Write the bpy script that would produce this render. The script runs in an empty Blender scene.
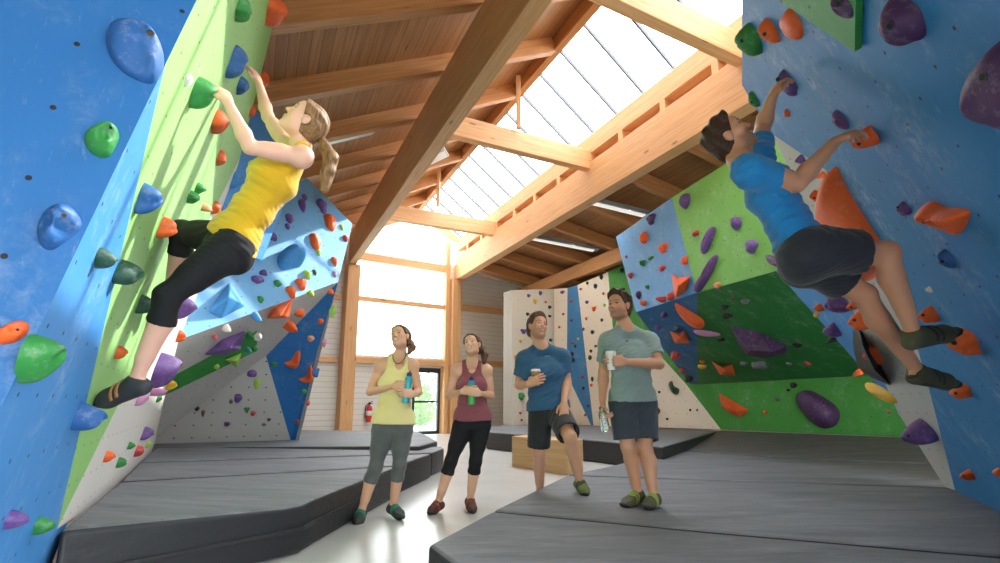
import bpy, bmesh, math, random
import numpy as np
from mathutils import Vector, Matrix
random.seed(7); np.random.seed(7)
SC = bpy.context.scene
COL = SC.collection
# ------------------------------------------------------------------ camera
H = 1.05; PITCH = math.radians(12.05); F = 560.0
CAM = Vector((0, 0, H))
_r = Vector((1, 0, 0)); _f = Vector((0, math.cos(PITCH), math.sin(PITCH))); _u = Vector((0, -math.sin(PITCH), math.cos(PITCH)))
def ray(px, py): return _r * (px - 500) + _u * (281.5 - py) + _f * F
def atY(px, py, Y): d = ray(px, py); return CAM + d * (Y / d.y)
def atZ(px, py, z): d = ray(px, py); return CAM + d * ((z - H) / d.z)
def plane(a, b, c):
    n = (b - a).cross(c - a).normalized()
    if n.dot(CAM - a) < 0: n = -n
    return (a.copy(), n)
def onP(px, py, pl): d = ray(px, py); return CAM + d * ((pl[0] - CAM).dot(pl[1]) / d.dot(pl[1]))
def proj(p):
    v = Vector(p) - CAM; w = v.dot(_f)
    return (500 + F * v.dot(_r) / w, 281.5 - F * v.dot(_u) / w)
cd = bpy.data.cameras.new('camera'); co = bpy.data.objects.new('camera', cd); COL.objects.link(co)
cd.sensor_width = 36; cd.lens = F / 1000 * 36; cd.clip_end = 500; cd.clip_start = 0.02
co.location = CAM; co.rotation_euler = (math.pi / 2 + PITCH, 0, 0)
SC.camera = co
SC.view_settings.view_transform = 'Standard'; SC.view_settings.look = 'None'; SC.view_settings.gamma = 1
# ------------------------------------------------------------------ objects
def link(o, parent=None):
    COL.objects.link(o)
    if parent is not None: o.parent = parent
    return o
def obj(name, me, mats=None, parent=None):
    if isinstance(me, bmesh.types.BMesh):
        bm = me; me = bpy.data.meshes.new(name); bm.to_mesh(me); bm.free()
    if mats is not None:
        for m in (mats if isinstance(mats, (list, tuple)) else [mats]): me.materials.append(m)
    return link(bpy.data.objects.new(name, me), parent)
def tag(o, label, cat, group=None, kind=None):
    o['label'] = label; o['category'] = cat
    if group: o['group'] = group
    if kind: o['kind'] = kind
    return o
def thing(name, label, cat, group=None):
    o = bpy.data.objects.new(name, None); o.empty_display_size = .1; link(o)
    return tag(o, label, cat, group)
def structure(o, label=None, cat=None):
    o['kind'] = 'structure'
    if label: o['label'] = label
    if cat: o['category'] = cat
    return o
def smooth(o, ang=None):
    me = o.data
    me.polygons.foreach_set('use_smooth', [True] * len(me.polygons))
    if ang is not None:
        try: me.set_sharp_from_angle(angle=math.radians(ang))
        except Exception: pass
    return o
def bevel(o, w=.01, seg=2):
    m = o.modifiers.new('bevel', 'BEVEL'); m.width = w; m.segments = seg; m.limit_method = 'ANGLE'; m.angle_limit = math.radians(40)
    return o
# ------------------------------------------------------------------ materials
def lin(c):
    if isinstance(c, str):
        c = c.lstrip('#'); c = [int(c[i:i + 2], 16) / 255 for i in (0, 2, 4)]
    return tuple((x / 12.92 if x <= .04045 else ((x + .055) / 1.055) ** 2.4) for x in c[:3]) + (1,)
class NT:
    def __init__(s, name):
        s.m = bpy.data.materials.new(name); s.m.use_nodes = True; s.t = s.m.node_tree; s.N = s.t.nodes
        s.b = s.N['Principled BSDF']
    def n(s, typ, **k):
        x = s.N.new(typ)
        for a, v in k.items():
            if a.startswith('i_'): x.inputs[a[2:].replace('_', ' ')].default_value = v
            else: setattr(x, a, v)
        return x
    def l(s, a, b): s.t.links.new(a, b)
    def math(s, op, a, b=None, c=None):
        x = s.n('ShaderNodeMath', operation=op)
        for i, v in enumerate((a, b, c)):
            if v is None: continue
            if isinstance(v, (int, float)): x.inputs[i].default_value = v
            else: s.l(v, x.inputs[i])
        return x.outputs[0]
    def mix(s, f, a, b, bt='MIX'):
        x = s.n('ShaderNodeMix', data_type='RGBA', blend_type=bt)
        for i, v in ((0, f), (6, a), (7, b)):
            if isinstance(v, (int, float)): x.inputs[i].default_value = v
            elif isinstance(v, tuple): x.inputs[i].default_value = v
            else: s.l(v, x.inputs[i])
        return x.outputs[2]
    def noise(s, vec, scale, detail=4, rough=.55, dist=0.0):
        x = s.n('ShaderNodeTexNoise'); x.inputs['Scale'].default_value = scale; x.inputs['Detail'].default_value = detail
        x.inputs['Roughness'].default_value = rough; x.inputs['Distortion'].default_value = dist
        if vec is not None: s.l(vec, x.inputs['Vector'])
        return x.outputs[0]
    def mapping(s, vec, scale=(1, 1, 1), rot=(0, 0, 0), loc=(0, 0, 0)):
        x = s.n('ShaderNodeMapping'); x.inputs['Scale'].default_value = scale; x.inputs['Rotation'].default_value = rot; x.inputs['Location'].default_value = loc
        s.l(vec, x.inputs['Vector']); return x.outputs[0]
    def ramp(s, fac, lo, hi, a=0.0, b=1.0):
        x = s.n('ShaderNodeMapRange'); x.inputs['From Min'].default_value = lo; x.inputs['From Max'].default_value = hi
        x.inputs['To Min'].default_value = a; x.inputs['To Max'].default_value = b; s.l(fac, x.inputs['Value']); return x.outputs[0]
    def uv(s): return s.n('ShaderNodeTexCoord').outputs['UV']
    def oc(s): return s.n('ShaderNodeTexCoord').outputs['Object']
    def bump(s, h, st=.2, d=.01):
        x = s.n('ShaderNodeBump'); x.inputs['Strength'].default_value = st; x.inputs['Distance'].default_value = d
        s.l(h, x.inputs['Height']); s.l(x.outputs[0], s.b.inputs['Normal'])
    def col(s, c): s.l(c, s.b.inputs['Base Color'])
    def rough(s, r): s.b.inputs['Roughness'].default_value = r; return s
_mc = {}
def plain(name, c, rough=.6, metal=0, spec=.5, sss=0):
    if name in _mc: return _mc[name]
    n = NT(name); n.b.inputs['Base Color'].default_value = lin(c); n.rough(rough); n.b.inputs['Metallic'].default_value = metal
    n.b.inputs['Specular IOR Level'].default_value = spec
    k = n.noise(n.oc(), 35, 3); n.bump(k, .08, .004)
    _mc[name] = n.m; return n.m
def panel_mat(name, c, chalk=.5, tn=.21, sz=.0085, chalkc='#dfe4e6', dirt=.12):
    """painted plywood climbing panel: chalk smears and a grid of dark bolt holes"""
    n = NT(name); uv = n.uv(); base = lin(c)
    a = n.noise(n.mapping(uv, (1.3, .8, 1), (0, 0, .5)), 2.2, 8, .68)
    b = n.noise(uv, 16, 6, .7, .6)
    sm = n.math('MULTIPLY', n.ramp(a, .50, .78), n.ramp(b, .42, .72))
    sm = n.math('MULTIPLY', sm, chalk)
    fine = n.math('MULTIPLY', n.ramp(n.noise(n.mapping(uv, (9, 2.2, 1), (0, 0, .55)), 4, 6, .7), .6, .8), chalk * .55)
    sm = n.math('MINIMUM', n.math('ADD', sm, fine), .85)
    c1 = n.mix(n.math('MULTIPLY', n.noise(uv, 1.1, 3), dirt * 2), base, tuple(x * .72 for x in base[:3]) + (1,))
    c2 = n.mix(sm, c1, lin(chalkc))
    sx = n.n('ShaderNodeSeparateXYZ'); n.l(uv, sx.inputs[0])
    row = n.math('FLOOR', n.math('DIVIDE', sx.outputs[1], tn))
    jx = n.math('MULTIPLY', n.math('SINE', n.math('MULTIPLY', row, 12.9)), .32)
    fx = n.math('SUBTRACT', n.math('FRACT', n.math('ADD', n.math('DIVIDE', sx.outputs[0], tn), jx)), .5)
    fy = n.math('SUBTRACT', n.math('FRACT', n.math('DIVIDE', sx.outputs[1], tn)), .5)
    d = n.math('MULTIPLY', n.math('SQRT', n.math('ADD', n.math('MULTIPLY', fx, fx), n.math('MULTIPLY', fy, fy))), tn)
    hole = n.math('LESS_THAN', d, sz)
    c3 = n.mix(hole, c2, (.012, .012, .014, 1))
    n.col(c3); n.rough(.62)
    n.bump(n.math('ADD', n.noise(uv, 120, 2), n.math('MULTIPLY', hole, -6)), .12, .003)
    return n.m
def wood_mat(name, c, c2, gr=1.0, plank=0, rough=.6, lam=.0):
    n = NT(name); uv = n.uv()
    g = n.noise(n.mapping(uv, (.35 * gr, 9 * gr, 1)), 3, 7, .6, .8)
    k = n.n('ShaderNodeTexVoronoi'); k.inputs['Scale'].default_value = 1.0; n.l(n.mapping(uv, (1.1, 4.2, 1)), k.inputs['Vector'])
    knot = n.ramp(k.outputs['Distance'], .05, .11, .75, 0)
    c_ = n.mix(n.ramp(g, .3, .72), lin(c), lin(c2))
    c_ = n.mix(knot, c_, tuple(x * .3 for x in lin(c2)[:3]) + (1,))
    sx = n.n('ShaderNodeSeparateXYZ'); n.l(uv, sx.inputs[0])
    if plank:
        r = n.math('DIVIDE', sx.outputs[1], plank)
        fr = n.math('FRACT', r)
        wn = n.n('ShaderNodeTexWhiteNoise', noise_dimensions='1D'); n.l(n.math('FLOOR', r), wn.inputs['W'])
        c_ = n.mix(n.ramp(wn.outputs['Value'], 0, 1, 0, .38), c_, tuple(x * .55 for x in lin(c2)[:3]) + (1,))
        ln = n.math('LESS_THAN', fr, .05)
        c_ = n.mix(n.math('MULTIPLY', ln, .8), c_, (.05, .025, .012, 1))
    if lam:
        fr = n.math('FRACT', n.math('DIVIDE', sx.outputs[1], lam))
        c_ = n.mix(n.math('MULTIPLY', n.math('LESS_THAN', fr, .06), .35), c_, tuple(x * .45 for x in lin(c2)[:3]) + (1,))
    n.col(c_); n.rough(rough); n.bump(g, .1, .003)
    return n.m
def cloth_mat(name, c, var=.25, sc=90, rough=.85, sheen=.2):
    n = NT(name); o = n.oc(); b = lin(c)
    f = n.noise(o, sc, 3, .6); w = n.noise(o, 7, 3, .5)
    n.col(n.mix(n.math('MULTIPLY', n.math('ADD', f, w), var), b, tuple(x * .45 for x in b[:3]) + (1,)))
    n.rough(rough); n.b.inputs['Sheen Weight'].default_value = sheen
    n.bump(n.math('ADD', n.math('MULTIPLY', f, .35), n.noise(n.mapping(o, (1, 1, 1.6), (.5, .4, 0)), 16, 2, .5)), .35, .012)
    return n.m
# ------------------------------------------------------------------ geometry
def uv_project(bm, ax=None, off=(0, 0)):
    """metric UVs: every face laid out in its own plane (u horizontal or along ax)"""
    L = bm.loops.layers.uv.verify()
    for f in bm.faces:
        n = f.normal if f.normal.length > .5 else Vector((0, 0, 1))
        if ax is not None and abs(n.dot(ax)) < .9: u = (ax - n * ax.dot(n)).normalized()
        elif abs(n.z) < .95: u = Vector((0, 0, 1)).cross(n).normalized()
        else: u = Vector((1, 0, 0))
        v = n.cross(u)
        for l in f.loops: l[L].uv = (l.vert.co.dot(u) + off[0], l.vert.co.dot(v) + off[1])
def prism(bm, pts, d):
    """closed solid from a polygon and an extrusion vector"""
    a = [bm.verts.new(p) for p in pts]; b = [bm.verts.new(Vector(p) + d) for p in pts]
    bm.faces.new(a); bm.faces.new(b[::-1]); k = len(a)
    for i in range(k): bm.faces.new((a[i], b[i], b[(i + 1) % k], a[(i + 1) % k]))
def solid(name, pts, d, mat, parent=None, ax=None, bev=0):
    bm = bmesh.new(); prism(bm, pts, d); bmesh.ops.recalc_face_normals(bm, faces=bm.faces[:]); uv_project(bm, ax)
    o = obj(name, bm, mat, parent)
    if bev: bevel(o, bev)
    return o
def beam_bm(bm, a, b, w, h, side=None):
    """beam whose bottom centre line runs a-b; w across, h upward"""
    a = Vector(a); b = Vector(b); d = (b - a).normalized()
    s = d.cross(Vector((0, 0, 1)))
    s = s.normalized() if s.length > 1e-4 else (side or Vector((1, 0, 0)))
    up = s.cross(d).normalized()
    q = [a - s * w / 2, a + s * w / 2, a + s * w / 2 + up * h, a - s * w / 2 + up * h]
    prism(bm, q, b - a)
def beam(name, a, b, w, h, mat, parent=None, bev=.012, side=None):
    bm = bmesh.new(); beam_bm(bm, a, b, w, h, side); bmesh.ops.recalc_face_normals(bm, faces=bm.faces[:])
    uv_project(bm, (Vector(b) - Vector(a)).normalized(), (random.random() * 9, random.random() * 9))
    o = obj(name, bm, mat, parent)
    if bev: bevel(o, bev)
    return o
def tube(bm, pts, r, seg=8, cap=True):
    pts = [Vector(p) for p in pts]; rings = []
    for i, p in enumerate(pts):
        t = (pts[min(i + 1, len(pts) - 1)] - pts[max(i - 1, 0)]).normalized()
        s = t.cross(Vector((.13, .31, .94))).normalized(); q = t.cross(s)
        rr = r[i] if isinstance(r, (list, tuple)) else r
        rings.append([bm.verts.new(p + (s * math.cos(2 * math.pi * k / seg) + q * math.sin(2 * math.pi * k / seg)) * rr) for k in range(seg)])
    for A, B in zip(rings, rings[1:]):
        for k in range(seg): bm.faces.new((A[k], A[(k + 1) % seg], B[(k + 1) % seg], B[k]))
    if cap: bm.faces.new(rings[0][::-1]); bm.faces.new(rings[-1])
def lathe(bm, prof, org=(0, 0, 0), axis=(0, 0, 1), seg=20):
    """revolve (radius, height) pairs about an axis"""
    org = Vector(org); ax = Vector(axis).normalized(); s = ax.cross(Vector((.3, .9, .2))).normalized(); q = ax.cross(s); rings = []
    for r, h in prof:
        rings.append([bm.verts.new(org + ax * h + (s * math.cos(2 * math.pi * k / seg) + q * math.sin(2 * math.pi * k / seg)) * max(r, 1e-4)) for k in range(seg)])
    for A, B in zip(rings, rings[1:]):
        for k in range(seg): bm.faces.new((A[k], A[(k + 1) % seg], B[(k + 1) % seg], B[k]))
    bm.faces.new(rings[0][::-1]); bm.faces.new(rings[-1])
    bmesh.ops.recalc_face_normals(bm, faces=bm.faces[:])
# ================================================================== SETTING
V = Vector
wood_light = wood_mat('spruce_glulam', '#e2b483', '#c9935a', 1, lam=.0)
wood_lam = wood_mat('spruce_laminated', '#d9ab78', '#bd8850', 1, lam=.045)
wood_raft = wood_mat('spruce_rafter', '#c98f58', '#a86f3c', 1)
wood_deck = wood_mat('spruce_boarding', '#bd8652', '#976338', 1, plank=.15)
floor_m = NT('sealed_screed'); _o = floor_m.oc()
floor_m.col(floor_m.mix(floor_m.ramp(floor_m.noise(_o, 1.2, 6, .65), .3, .75), lin('#d3d3d0'), lin('#bdbebd'))); floor_m.rough(.28)
floor_m.bump(floor_m.noise(_o, 30, 3), .03, .004); floor_m = floor_m.m
def siding(name, c):
    n = NT(name); sx = n.n('ShaderNodeSeparateXYZ'); n.l(n.oc(), sx.inputs[0])
    fr = n.math('FRACT', n.math('DIVIDE', sx.outputs[2], .16))
    g = n.math('LESS_THAN', fr, .09)
    n.col(n.mix(n.math('MULTIPLY', g, .35), n.mix(n.noise(n.oc(), .8, 4), lin(c), tuple(x * .86 for x in lin(c)[:3]) + (1,)), (.12, .12, .11, 1)))
    n.rough(.55); n.bump(n.ramp(fr, 0, .14), .4, .01); return n.m
side_m = siding('white_cladding', '#e4e2da')
grey_side = siding('grey_cladding', '#e2ded4')
dark_metal = plain('dark_metal', '#3b3e42', .45, .4)
steel = plain('steel', '#b9bcbf', .3, .9)
def glass_mat(name, tint, tr, rough=.1):
    n = NT(name); t = n.n('ShaderNodeBsdfTransparent'); t.inputs[0].default_value = tint
    d = n.n('ShaderNodeBsdfTranslucent'); d.inputs[0].default_value = (.92, .94, .95, 1)
    g = n.n('ShaderNodeBsdfGlossy'); g.inputs['Roughness'].default_value = rough
    m = n.n('ShaderNodeMixShader'); m.inputs[0].default_value = tr; n.l(d.outputs[0], m.inputs[1]); n.l(t.outputs[0], m.inputs[2])
    m2 = n.n('ShaderNodeMixShader'); m2.inputs[0].default_value = .04; n.l(m.outputs[0], m2.inputs[1]); n.l(g.outputs[0], m2.inputs[2])
    n.l(m2.outputs[0], n.N['Material Output'].inputs['Surface']); return n.m
glass = glass_mat('roof_glass', (.97, .985, 1, 1), .97)
poly = glass_mat('translucent_sheet', (.97, .98, .98, 1), .75)
doorglass = glass_mat('door_glass', (.9, .95, .93, 1), .97)

bm = bmesh.new(); prism(bm, [V((-16, -9, -.1)), V((18, -9, -.1)), V((18, 30, -.1)), V((-16, 30, -.1))], V((0, 0, .1)))
structure(obj('floor', bm, floor_m), 'polished pale grey concrete floor', 'floor')

# building axes: longitudinal line of the left big beam, slanted cross axis of the ties
ZB = 5.2
LA = atZ(530, 0, ZB); LBk = atZ(350, 262, ZB)
Ld = (LBk - LA).normalized(); T = V((.87, .49, 0)).normalized()
RA = atZ(752, 105, ZB); RB = atZ(447, 283, ZB)
O = V((LA.x, LA.y, 0))
def sd(p):                      # skew coordinates of a plan point
    q = V((p.x, p.y, 0)) - O; det = Ld.x * T.y - Ld.y * T.x
    return ((q.x * T.y - q.y * T.x) / det, (Ld.x * q.y - Ld.y * q.x) / det)
def at(s, d, z): return O + Ld * s + T * d + V((0, 0, z))
dR = (sd(RA)[1] + sd(RB)[1]) / 2
G0 = V((-4.71, 17.07, 0)); G1 = V((-1.76, 19.2, 0)); Gd = (G1 - G0).normalized(); Gn = V((Gd.y, -Gd.x, 0))
GP = (G0, Gn)
def g_s(d):                     # where the line at cross offset d reaches the gable
    b = O + T * d; return (G0 - b).dot(Gn) / Ld.dot(Gn)
def gp(d, z, off=0.0): return at(g_s(d) - off, d, z)
S0 = -7.0                       # roof runs on over the viewer
SL = .50; ZL = 6.18; DRg = 2.33
def zl(d): return ZL + SL * d   # underside of left rafters
ZR = 5.5; SRt = .155
def zr(d): return ZR - SRt * (d - dR)

def long_beam(name, d, z, w, h, mat, s0=S0, s1=None, label='', grp=None):
    o = beam(name, at(s0, d, z), at(g_s(d) - .1 if s1 is None else s1, d, z), w, h, mat)
    if label: tag(o, label, 'roof beam', grp)
    return o
wl = .23
long_beam('glulam_beam', .115, ZB, wl, .98, wood_lam, label='massive laminated timber beam carrying the boarded left roof slope')
long_beam('glulam_beam', dR + .14, ZB, .28, .80, wood_light, label='massive pale timber beam below the lower edge of the skylight')
ridge = long_beam('ridge_beam', DRg - .1, 7.28, .16, .55, wood_raft, label='orange timber ridge beam along the upper edge of the skylight')
curb = long_beam('skylight_curb', dR + .14, ZB + 1.02, .2, .42, wood_light, label='slimmer timber plate on short blocks above the right big beam')
k = 0; s = -3.0
while s < g_s(dR) - .3:
    o = beam('spacer_block', at(s, dR + .14, ZB + .79), at(s + .14, dR + .14, ZB + .79), .2, .24, wood_light, bev=.005)
    tag(o, 'short timber block between the big right beam and the skylight plate', 'timber block', 'spacer blocks below the skylight plate')
    s += 1.25
back = beam('wall_trim', at(-3, dR + .32, ZB + .75), at(g_s(dR) - .2, dR + .32, ZB + .75), .03, .5, wood_raft, bev=0); back.name = 'trim_1'; structure(back)
# ties and king posts
def tie(pl, pr, lab):
    a = atZ(*pl, 5.85); b = atZ(*pr, 5.85); d = (b - a).normalized()
    o = beam('tie_beam', a - d * .25, b + d * .12, .2, .42, wood_light); tag(o, lab, 'tie beam', None); return a, b
for pl, pr, lab in (((449, 136), (590, 171), 'pale timber tie beam crossing below the middle of the skylight'),
                    ((385, 219), (492.5, 236), 'farthest timber tie beam, in front of the glazed gable'),
                    ((560, -20), (741, 64), 'nearest timber tie beam, crossing the top of the picture')):
    tie(pl, pr, lab)
for px, y0, lab in ((518.5, 130, 'thin king post standing on the middle tie beam'), (438, 207, 'thin king post standing on the farthest tie beam')):
    p = atZ(px, y0, 6.27); q = V((p.x, p.y, 7.42))
    tag(beam('king_post', p, q, .09, .09, wood_light, bev=.006), lab, 'post')
# left roof: rafters + boarding
dmin = -8.5
sp = 1.685; s_first = sd(atY(442, 73, 8.08))[0]
ks = [s_first + sp * i for i in range(-5, 7)]
for i, s in enumerate(ks):
    smax = min(g_s(-6), g_s(DRg)) - .2
    if s > 13.6: continue
    o = beam('rafter', at(s, dmin, zl(dmin)), at(s, DRg - .12, zl(DRg - .12)), .2, .30, wood_raft)
    tag(o, 'timber rafter under the boarded left roof slope', 'rafter', 'rafters of the left roof slope')
u = .304
deck = solid('roof', [at(S0, dmin, zl(dmin) + u), at(g_s(dmin) + .3, dmin, zl(dmin) + u), at(g_s(DRg) + .3, DRg + .02, zl(DRg) + u), at(S0, DRg + .02, zl(DRg) + u)],
             V((0, 0, .12)), wood_deck, ax=Ld)
deck.name = 'ceiling'; structure(deck, 'left roof slope of narrow brown timber boards', 'roof')
# right roof
dmax = 13.0
for s in ks:
    if s < -4: continue
    e = s + 1.0
    if e > g_s(dmax) - .4: e = g_s(dmax) - .4
    o = beam('rafter', at(s + .55, dR + .28, zr(dR + .28)), at(s + .55, dmax, zr(dmax)), .16, .30, wood_raft)
    tag(o, 'timber rafter under the low right roof', 'rafter', 'rafters of the right roof')
deck2 = solid('roof', [at(S0, dR + .3, zr(dR) + u), at(g_s(dR) + .3, dR + .3, zr(dR) + u), at(g_s(dmax) + .3, dmax, zr(dmax) + u), at(S0, dmax, zr(dmax) + u)],
              V((0, 0, .12)), wood_deck, ax=Ld)
deck2.name = 'ceiling'; structure(deck2, 'low right roof of dark timber boards', 'roof')
de = 6.5
long_beam('eaves_beam', de, zr(de) - .36, .2, .40, wood_raft, s0=5.0, label='timber purlin above the cream climbing wall in the far right corner')
tag(beam('corner_post', gp(6.35, 4.2, .3), gp(6.35, zr(6.35), .3), .16, .16, wood_raft), 'short timber stub under the purlin in the far right corner', 'post')
# skylight: sloped glazing with dark bars
zc = ZB + 1.44
def zg(d): return 7.86 + (zc - 7.86) * (d - DRg) / (dR + .24 - DRg)
sk0, sk1 = -2.5, g_s(DRg) + .2
sky = thing('skylight', 'long sloped glass rooflight between ridge beam and right timber plate', 'skylight')
sky['kind'] = 'structure'
solid('glazing', [at(sk0, DRg, zg(DRg)), at(sk1, DRg, zg(DRg)), at(g_s(dR) + .2, dR + .24, zc), at(sk0, dR + .24, zc)], V((0, 0, .02)), glass, sky)
s = sk0
while s < sk1:
    beam('glazing_bar', at(s, DRg, zg(DRg) - .05), at(s, dR + .24, zc - .05),   .036, .08, plain('bar_grey', '#55585d', .5, .3), sky, bev=0); s += .86
# ------------------------------------------------------------------ gable wall
def gpx(px, py): return onP(px, py, GP)
def gquad(name, pts, mat, d, parent=None, off=0.0):
    return solid(name, [p - Gn * off for p in pts], -Gn * d if False else V((0, 0, 0)) - Gn * d, mat, parent)
if Gn.dot(CAM - G0) < 0: Gn = -Gn
GP = (G0, Gn)
z3 = 2.45
lx0, lx1 = gpx(346, 400), gpx(446, 400); dl0 = sd(lx0)[1]; dl1 = sd(lx1)[1]
w1 = solid('wall_back_left', [gp(-9, 0), gp(dl0, 0), gp(dl0, ZL - .1), gp(-.2, zl(0)), gp(-9, zl(-9))], -Gn * .2, side_m); structure(w1, 'pale clad gable wall left of the timber post', 'wall')
w2 = solid('wall_back_right', [gp(dl1, 0), gp(13, 0), gp(13, zr(13) + .3), gp(dl1, zr(dR) + .3)], -Gn * .2, grey_side); structure(w2, 'grey clad gable wall right of the tall window', 'wall')
dd0, dd1 = sd(gpx(412, 400))[1], sd(gpx(440, 400))[1]
w3 = solid('wall_back', [gp(dl0, 0), gp(dd0, 0), gp(dd0, z3), gp(dl0, z3)], -Gn * .2, side_m); structure(w3, 'white clad wall under the tall window beside the glass door', 'wall')
_zt = gpx(430, 368).z - .06 + .06
structure(solid('wall_back_door_side', [gp(dd1, 0), gp(dl1, 0), gp(dl1, z3), gp(dd1, z3)], -Gn * .2, wood_light))
structure(solid('wall_back_door_head', [gp(dd0, _zt), gp(dd1, _zt), gp(dd1, z3), gp(dd0, z3)], -Gn * .2, side_m))
win = thing('window', 'tall translucent gable window with timber rails', 'window'); win.name = 'window_1'; win['kind'] = 'structure'
solid('glazing', [gp(dl0, z3, -.1), gp(dl1, z3, -.1), gp(dl1, zg(dR) - .2, -.1), gp(DRg, zl(DRg) + .2, -.1), gp(.2, zl(.2), -.1), gp(dl0, ZL - .2, -.1)], -Gn * .03, poly, win)
for i in range(1, 18):
    d = dl0 + (dl1 - dl0) * i / 18
    beam('sheet_joint', gp(d, z3, -.06), gp(d, 4.1, -.06), .018, .018, plain('pale_joint', '#cfd2d2', .6), win, bev=0)
def rail(name, p, q, h, mat, parent=None, dep=.16, off=0.0):
    a, b = gpx(*p), gpx(*q); z = (a.z + b.z) / 2
    a = V((a.x, a.y, z)) + Gn * off; b = V((b.x, b.y, z)) + Gn * off
    bm = bmesh.new(); prism(bm, [a, b, b + V((0, 0, h)), a + V((0, 0, h))], Gn * dep); bmesh.ops.recalc_face_normals(bm, faces=bm.faces[:]); uv_project(bm, Gd)
    o = obj(name, bm, mat, parent); bevel(o, .01); return o
rail('rail', (353, 261), (444, 272), .26, wood_light, win); rail('rail', (353, 302), (444, 309), .15, wood_light, win); rail('rail', (350, 364), (444, 366), .2, wood_light, win)
# verge pieces of the gable
for a, b in (((DRg, zl(DRg) - .05), (dR, zg(dR) - .25)), ((.25, zl(.25) - .1), (DRg, zl(DRg) - .1))):
    beam('verge_rafter', gp(a[0], a[1], .12), gp(b[0], b[1], .12), .18, .22, wood_light, win)
def post(px, py, w, z1, lab, dep=.28):
    p = gpx(px, py); b = V((p.x, p.y, 0)); bm = bmesh.new()
    prism(bm, [b - Gd * w / 2, b + Gd * w / 2, b + Gd * w / 2 + Gn * dep, b - Gd * w / 2 + Gn * dep], V((0, 0, z1))); bmesh.ops.recalc_face_normals(bm, faces=bm.faces[:]); uv_project(bm, V((0, 0, 1)))
    o = obj('timber_post', bm, wood_light); bevel(o, .012); tag(o, lab, 'post'); return o
post(341.5, 430, .40, ZB, 'thick timber post at the left side of the tall gable window', .34)
post(450, 430, .34, ZB, 'thick timber post under the end of the right big beam', .34)
post(442.5, 430, .16, 6.5, 'slim timber post along the right edge of the gable window', .2)
for p, q, h, n in (((300, 361), (337, 363), .16, 2), ((316, 298), (341, 300), .14, 3), ((455, 311), (507, 314), .2, 4), ((455, 365), (507, 368), .2, 5)):
    structure(rail('trim_%d' % n, p, q, h, wood_light, None, .1))
# glass door
dr = thing('door', 'glass exit door with dark frame showing greenery outside', 'door'); dr.name = 'door_1'; dr['kind'] = 'structure'
zt = gpx(430, 368).z - .06
for a, b in ((dd0, dd0 + .09), (dd1 - .09, dd1)):
    solid('door_frame', [gp(a, 0), gp(b, 0), gp(b, zt), gp(a, zt)], -Gn * .1, dark_metal, dr)
solid('door_frame', [gp(dd0, zt - .1), gp(dd1, zt - .1), gp(dd1, zt + .06), gp(dd0, zt + .06)], -Gn * .1, dark_metal, dr)
solid('threshold', [gp(dd0, 0), gp(dd1, 0), gp(dd1, .1), gp(dd0, .1)], -Gn * .1, dark_metal, dr)
solid('pane', [gp(dd0 + .09, .1, -.04), gp(dd1 - .09, .1, -.04), gp(dd1 - .09, zt - .1, -.04), gp(dd0 + .09, zt - .1, -.04)], -Gn * .02, doorglass, dr)
solid('midrail', [gp(dd0 + .09, 1.0), gp(dd1 - .09, 1.0), gp(dd1 - .09, 1.06), gp(dd0 + .09, 1.06)], -Gn * .06, dark_metal, dr)
bm = bmesh.new(); h = gp(dd1 - .2, 0, .06); tube(bm, [h + V((0, 0, .95)), h + Gn * .06 + V((0, 0, .95)), h + Gn * .06 + V((0, 0, 1.3)), h + V((0, 0, 1.3))], .015); obj('door_handle', bm, steel, dr)
# side walls of the hall
structure(solid('wall_left', [at(S0, dmin + .3, 0), at(g_s(dmin), dmin + .3, 0), at(g_s(dmin), dmin + .3, zl(dmin) + .4), at(S0, dmin + .3, zl(dmin) + .4)], -T * .2, side_m))
structure(solid('wall_right', [at(S0, dmax - .2, 0), at(g_s(dmax), dmax - .2, 0), at(g_s(dmax), dmax - .2, zr(dmax) + .4), at(S0, dmax - .2, zr(dmax) + .4)], T * .2, grey_side))
_fw = thing('wall', 'white wall added behind the viewer, opening shaped for fill light', 'wall'); _fw.name = 'wall_front_added'; _fw['kind'] = 'structure'  # unseen wall added to cut fill light; its opening lets part of it in
for _a in ([(dmin, 0), (-4, 0), (-4, zl(-4) + .3), (dmin, zl(dmin) + .3)], [(7, 0), (dmax, 0), (dmax, zr(dmax) + .3), (7, zr(7) + .3)], [(-4, 2.5), (7, 2.5), (7, zr(7) + .3), (dR, zr(dR) + .3), (dR, zc), (DRg, 7.9), (-4, zl(-4) + .3)]):
    solid('wall_section', [at(S0, *q) for q in _a], -Ld * .2, side_m, _fw)
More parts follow.
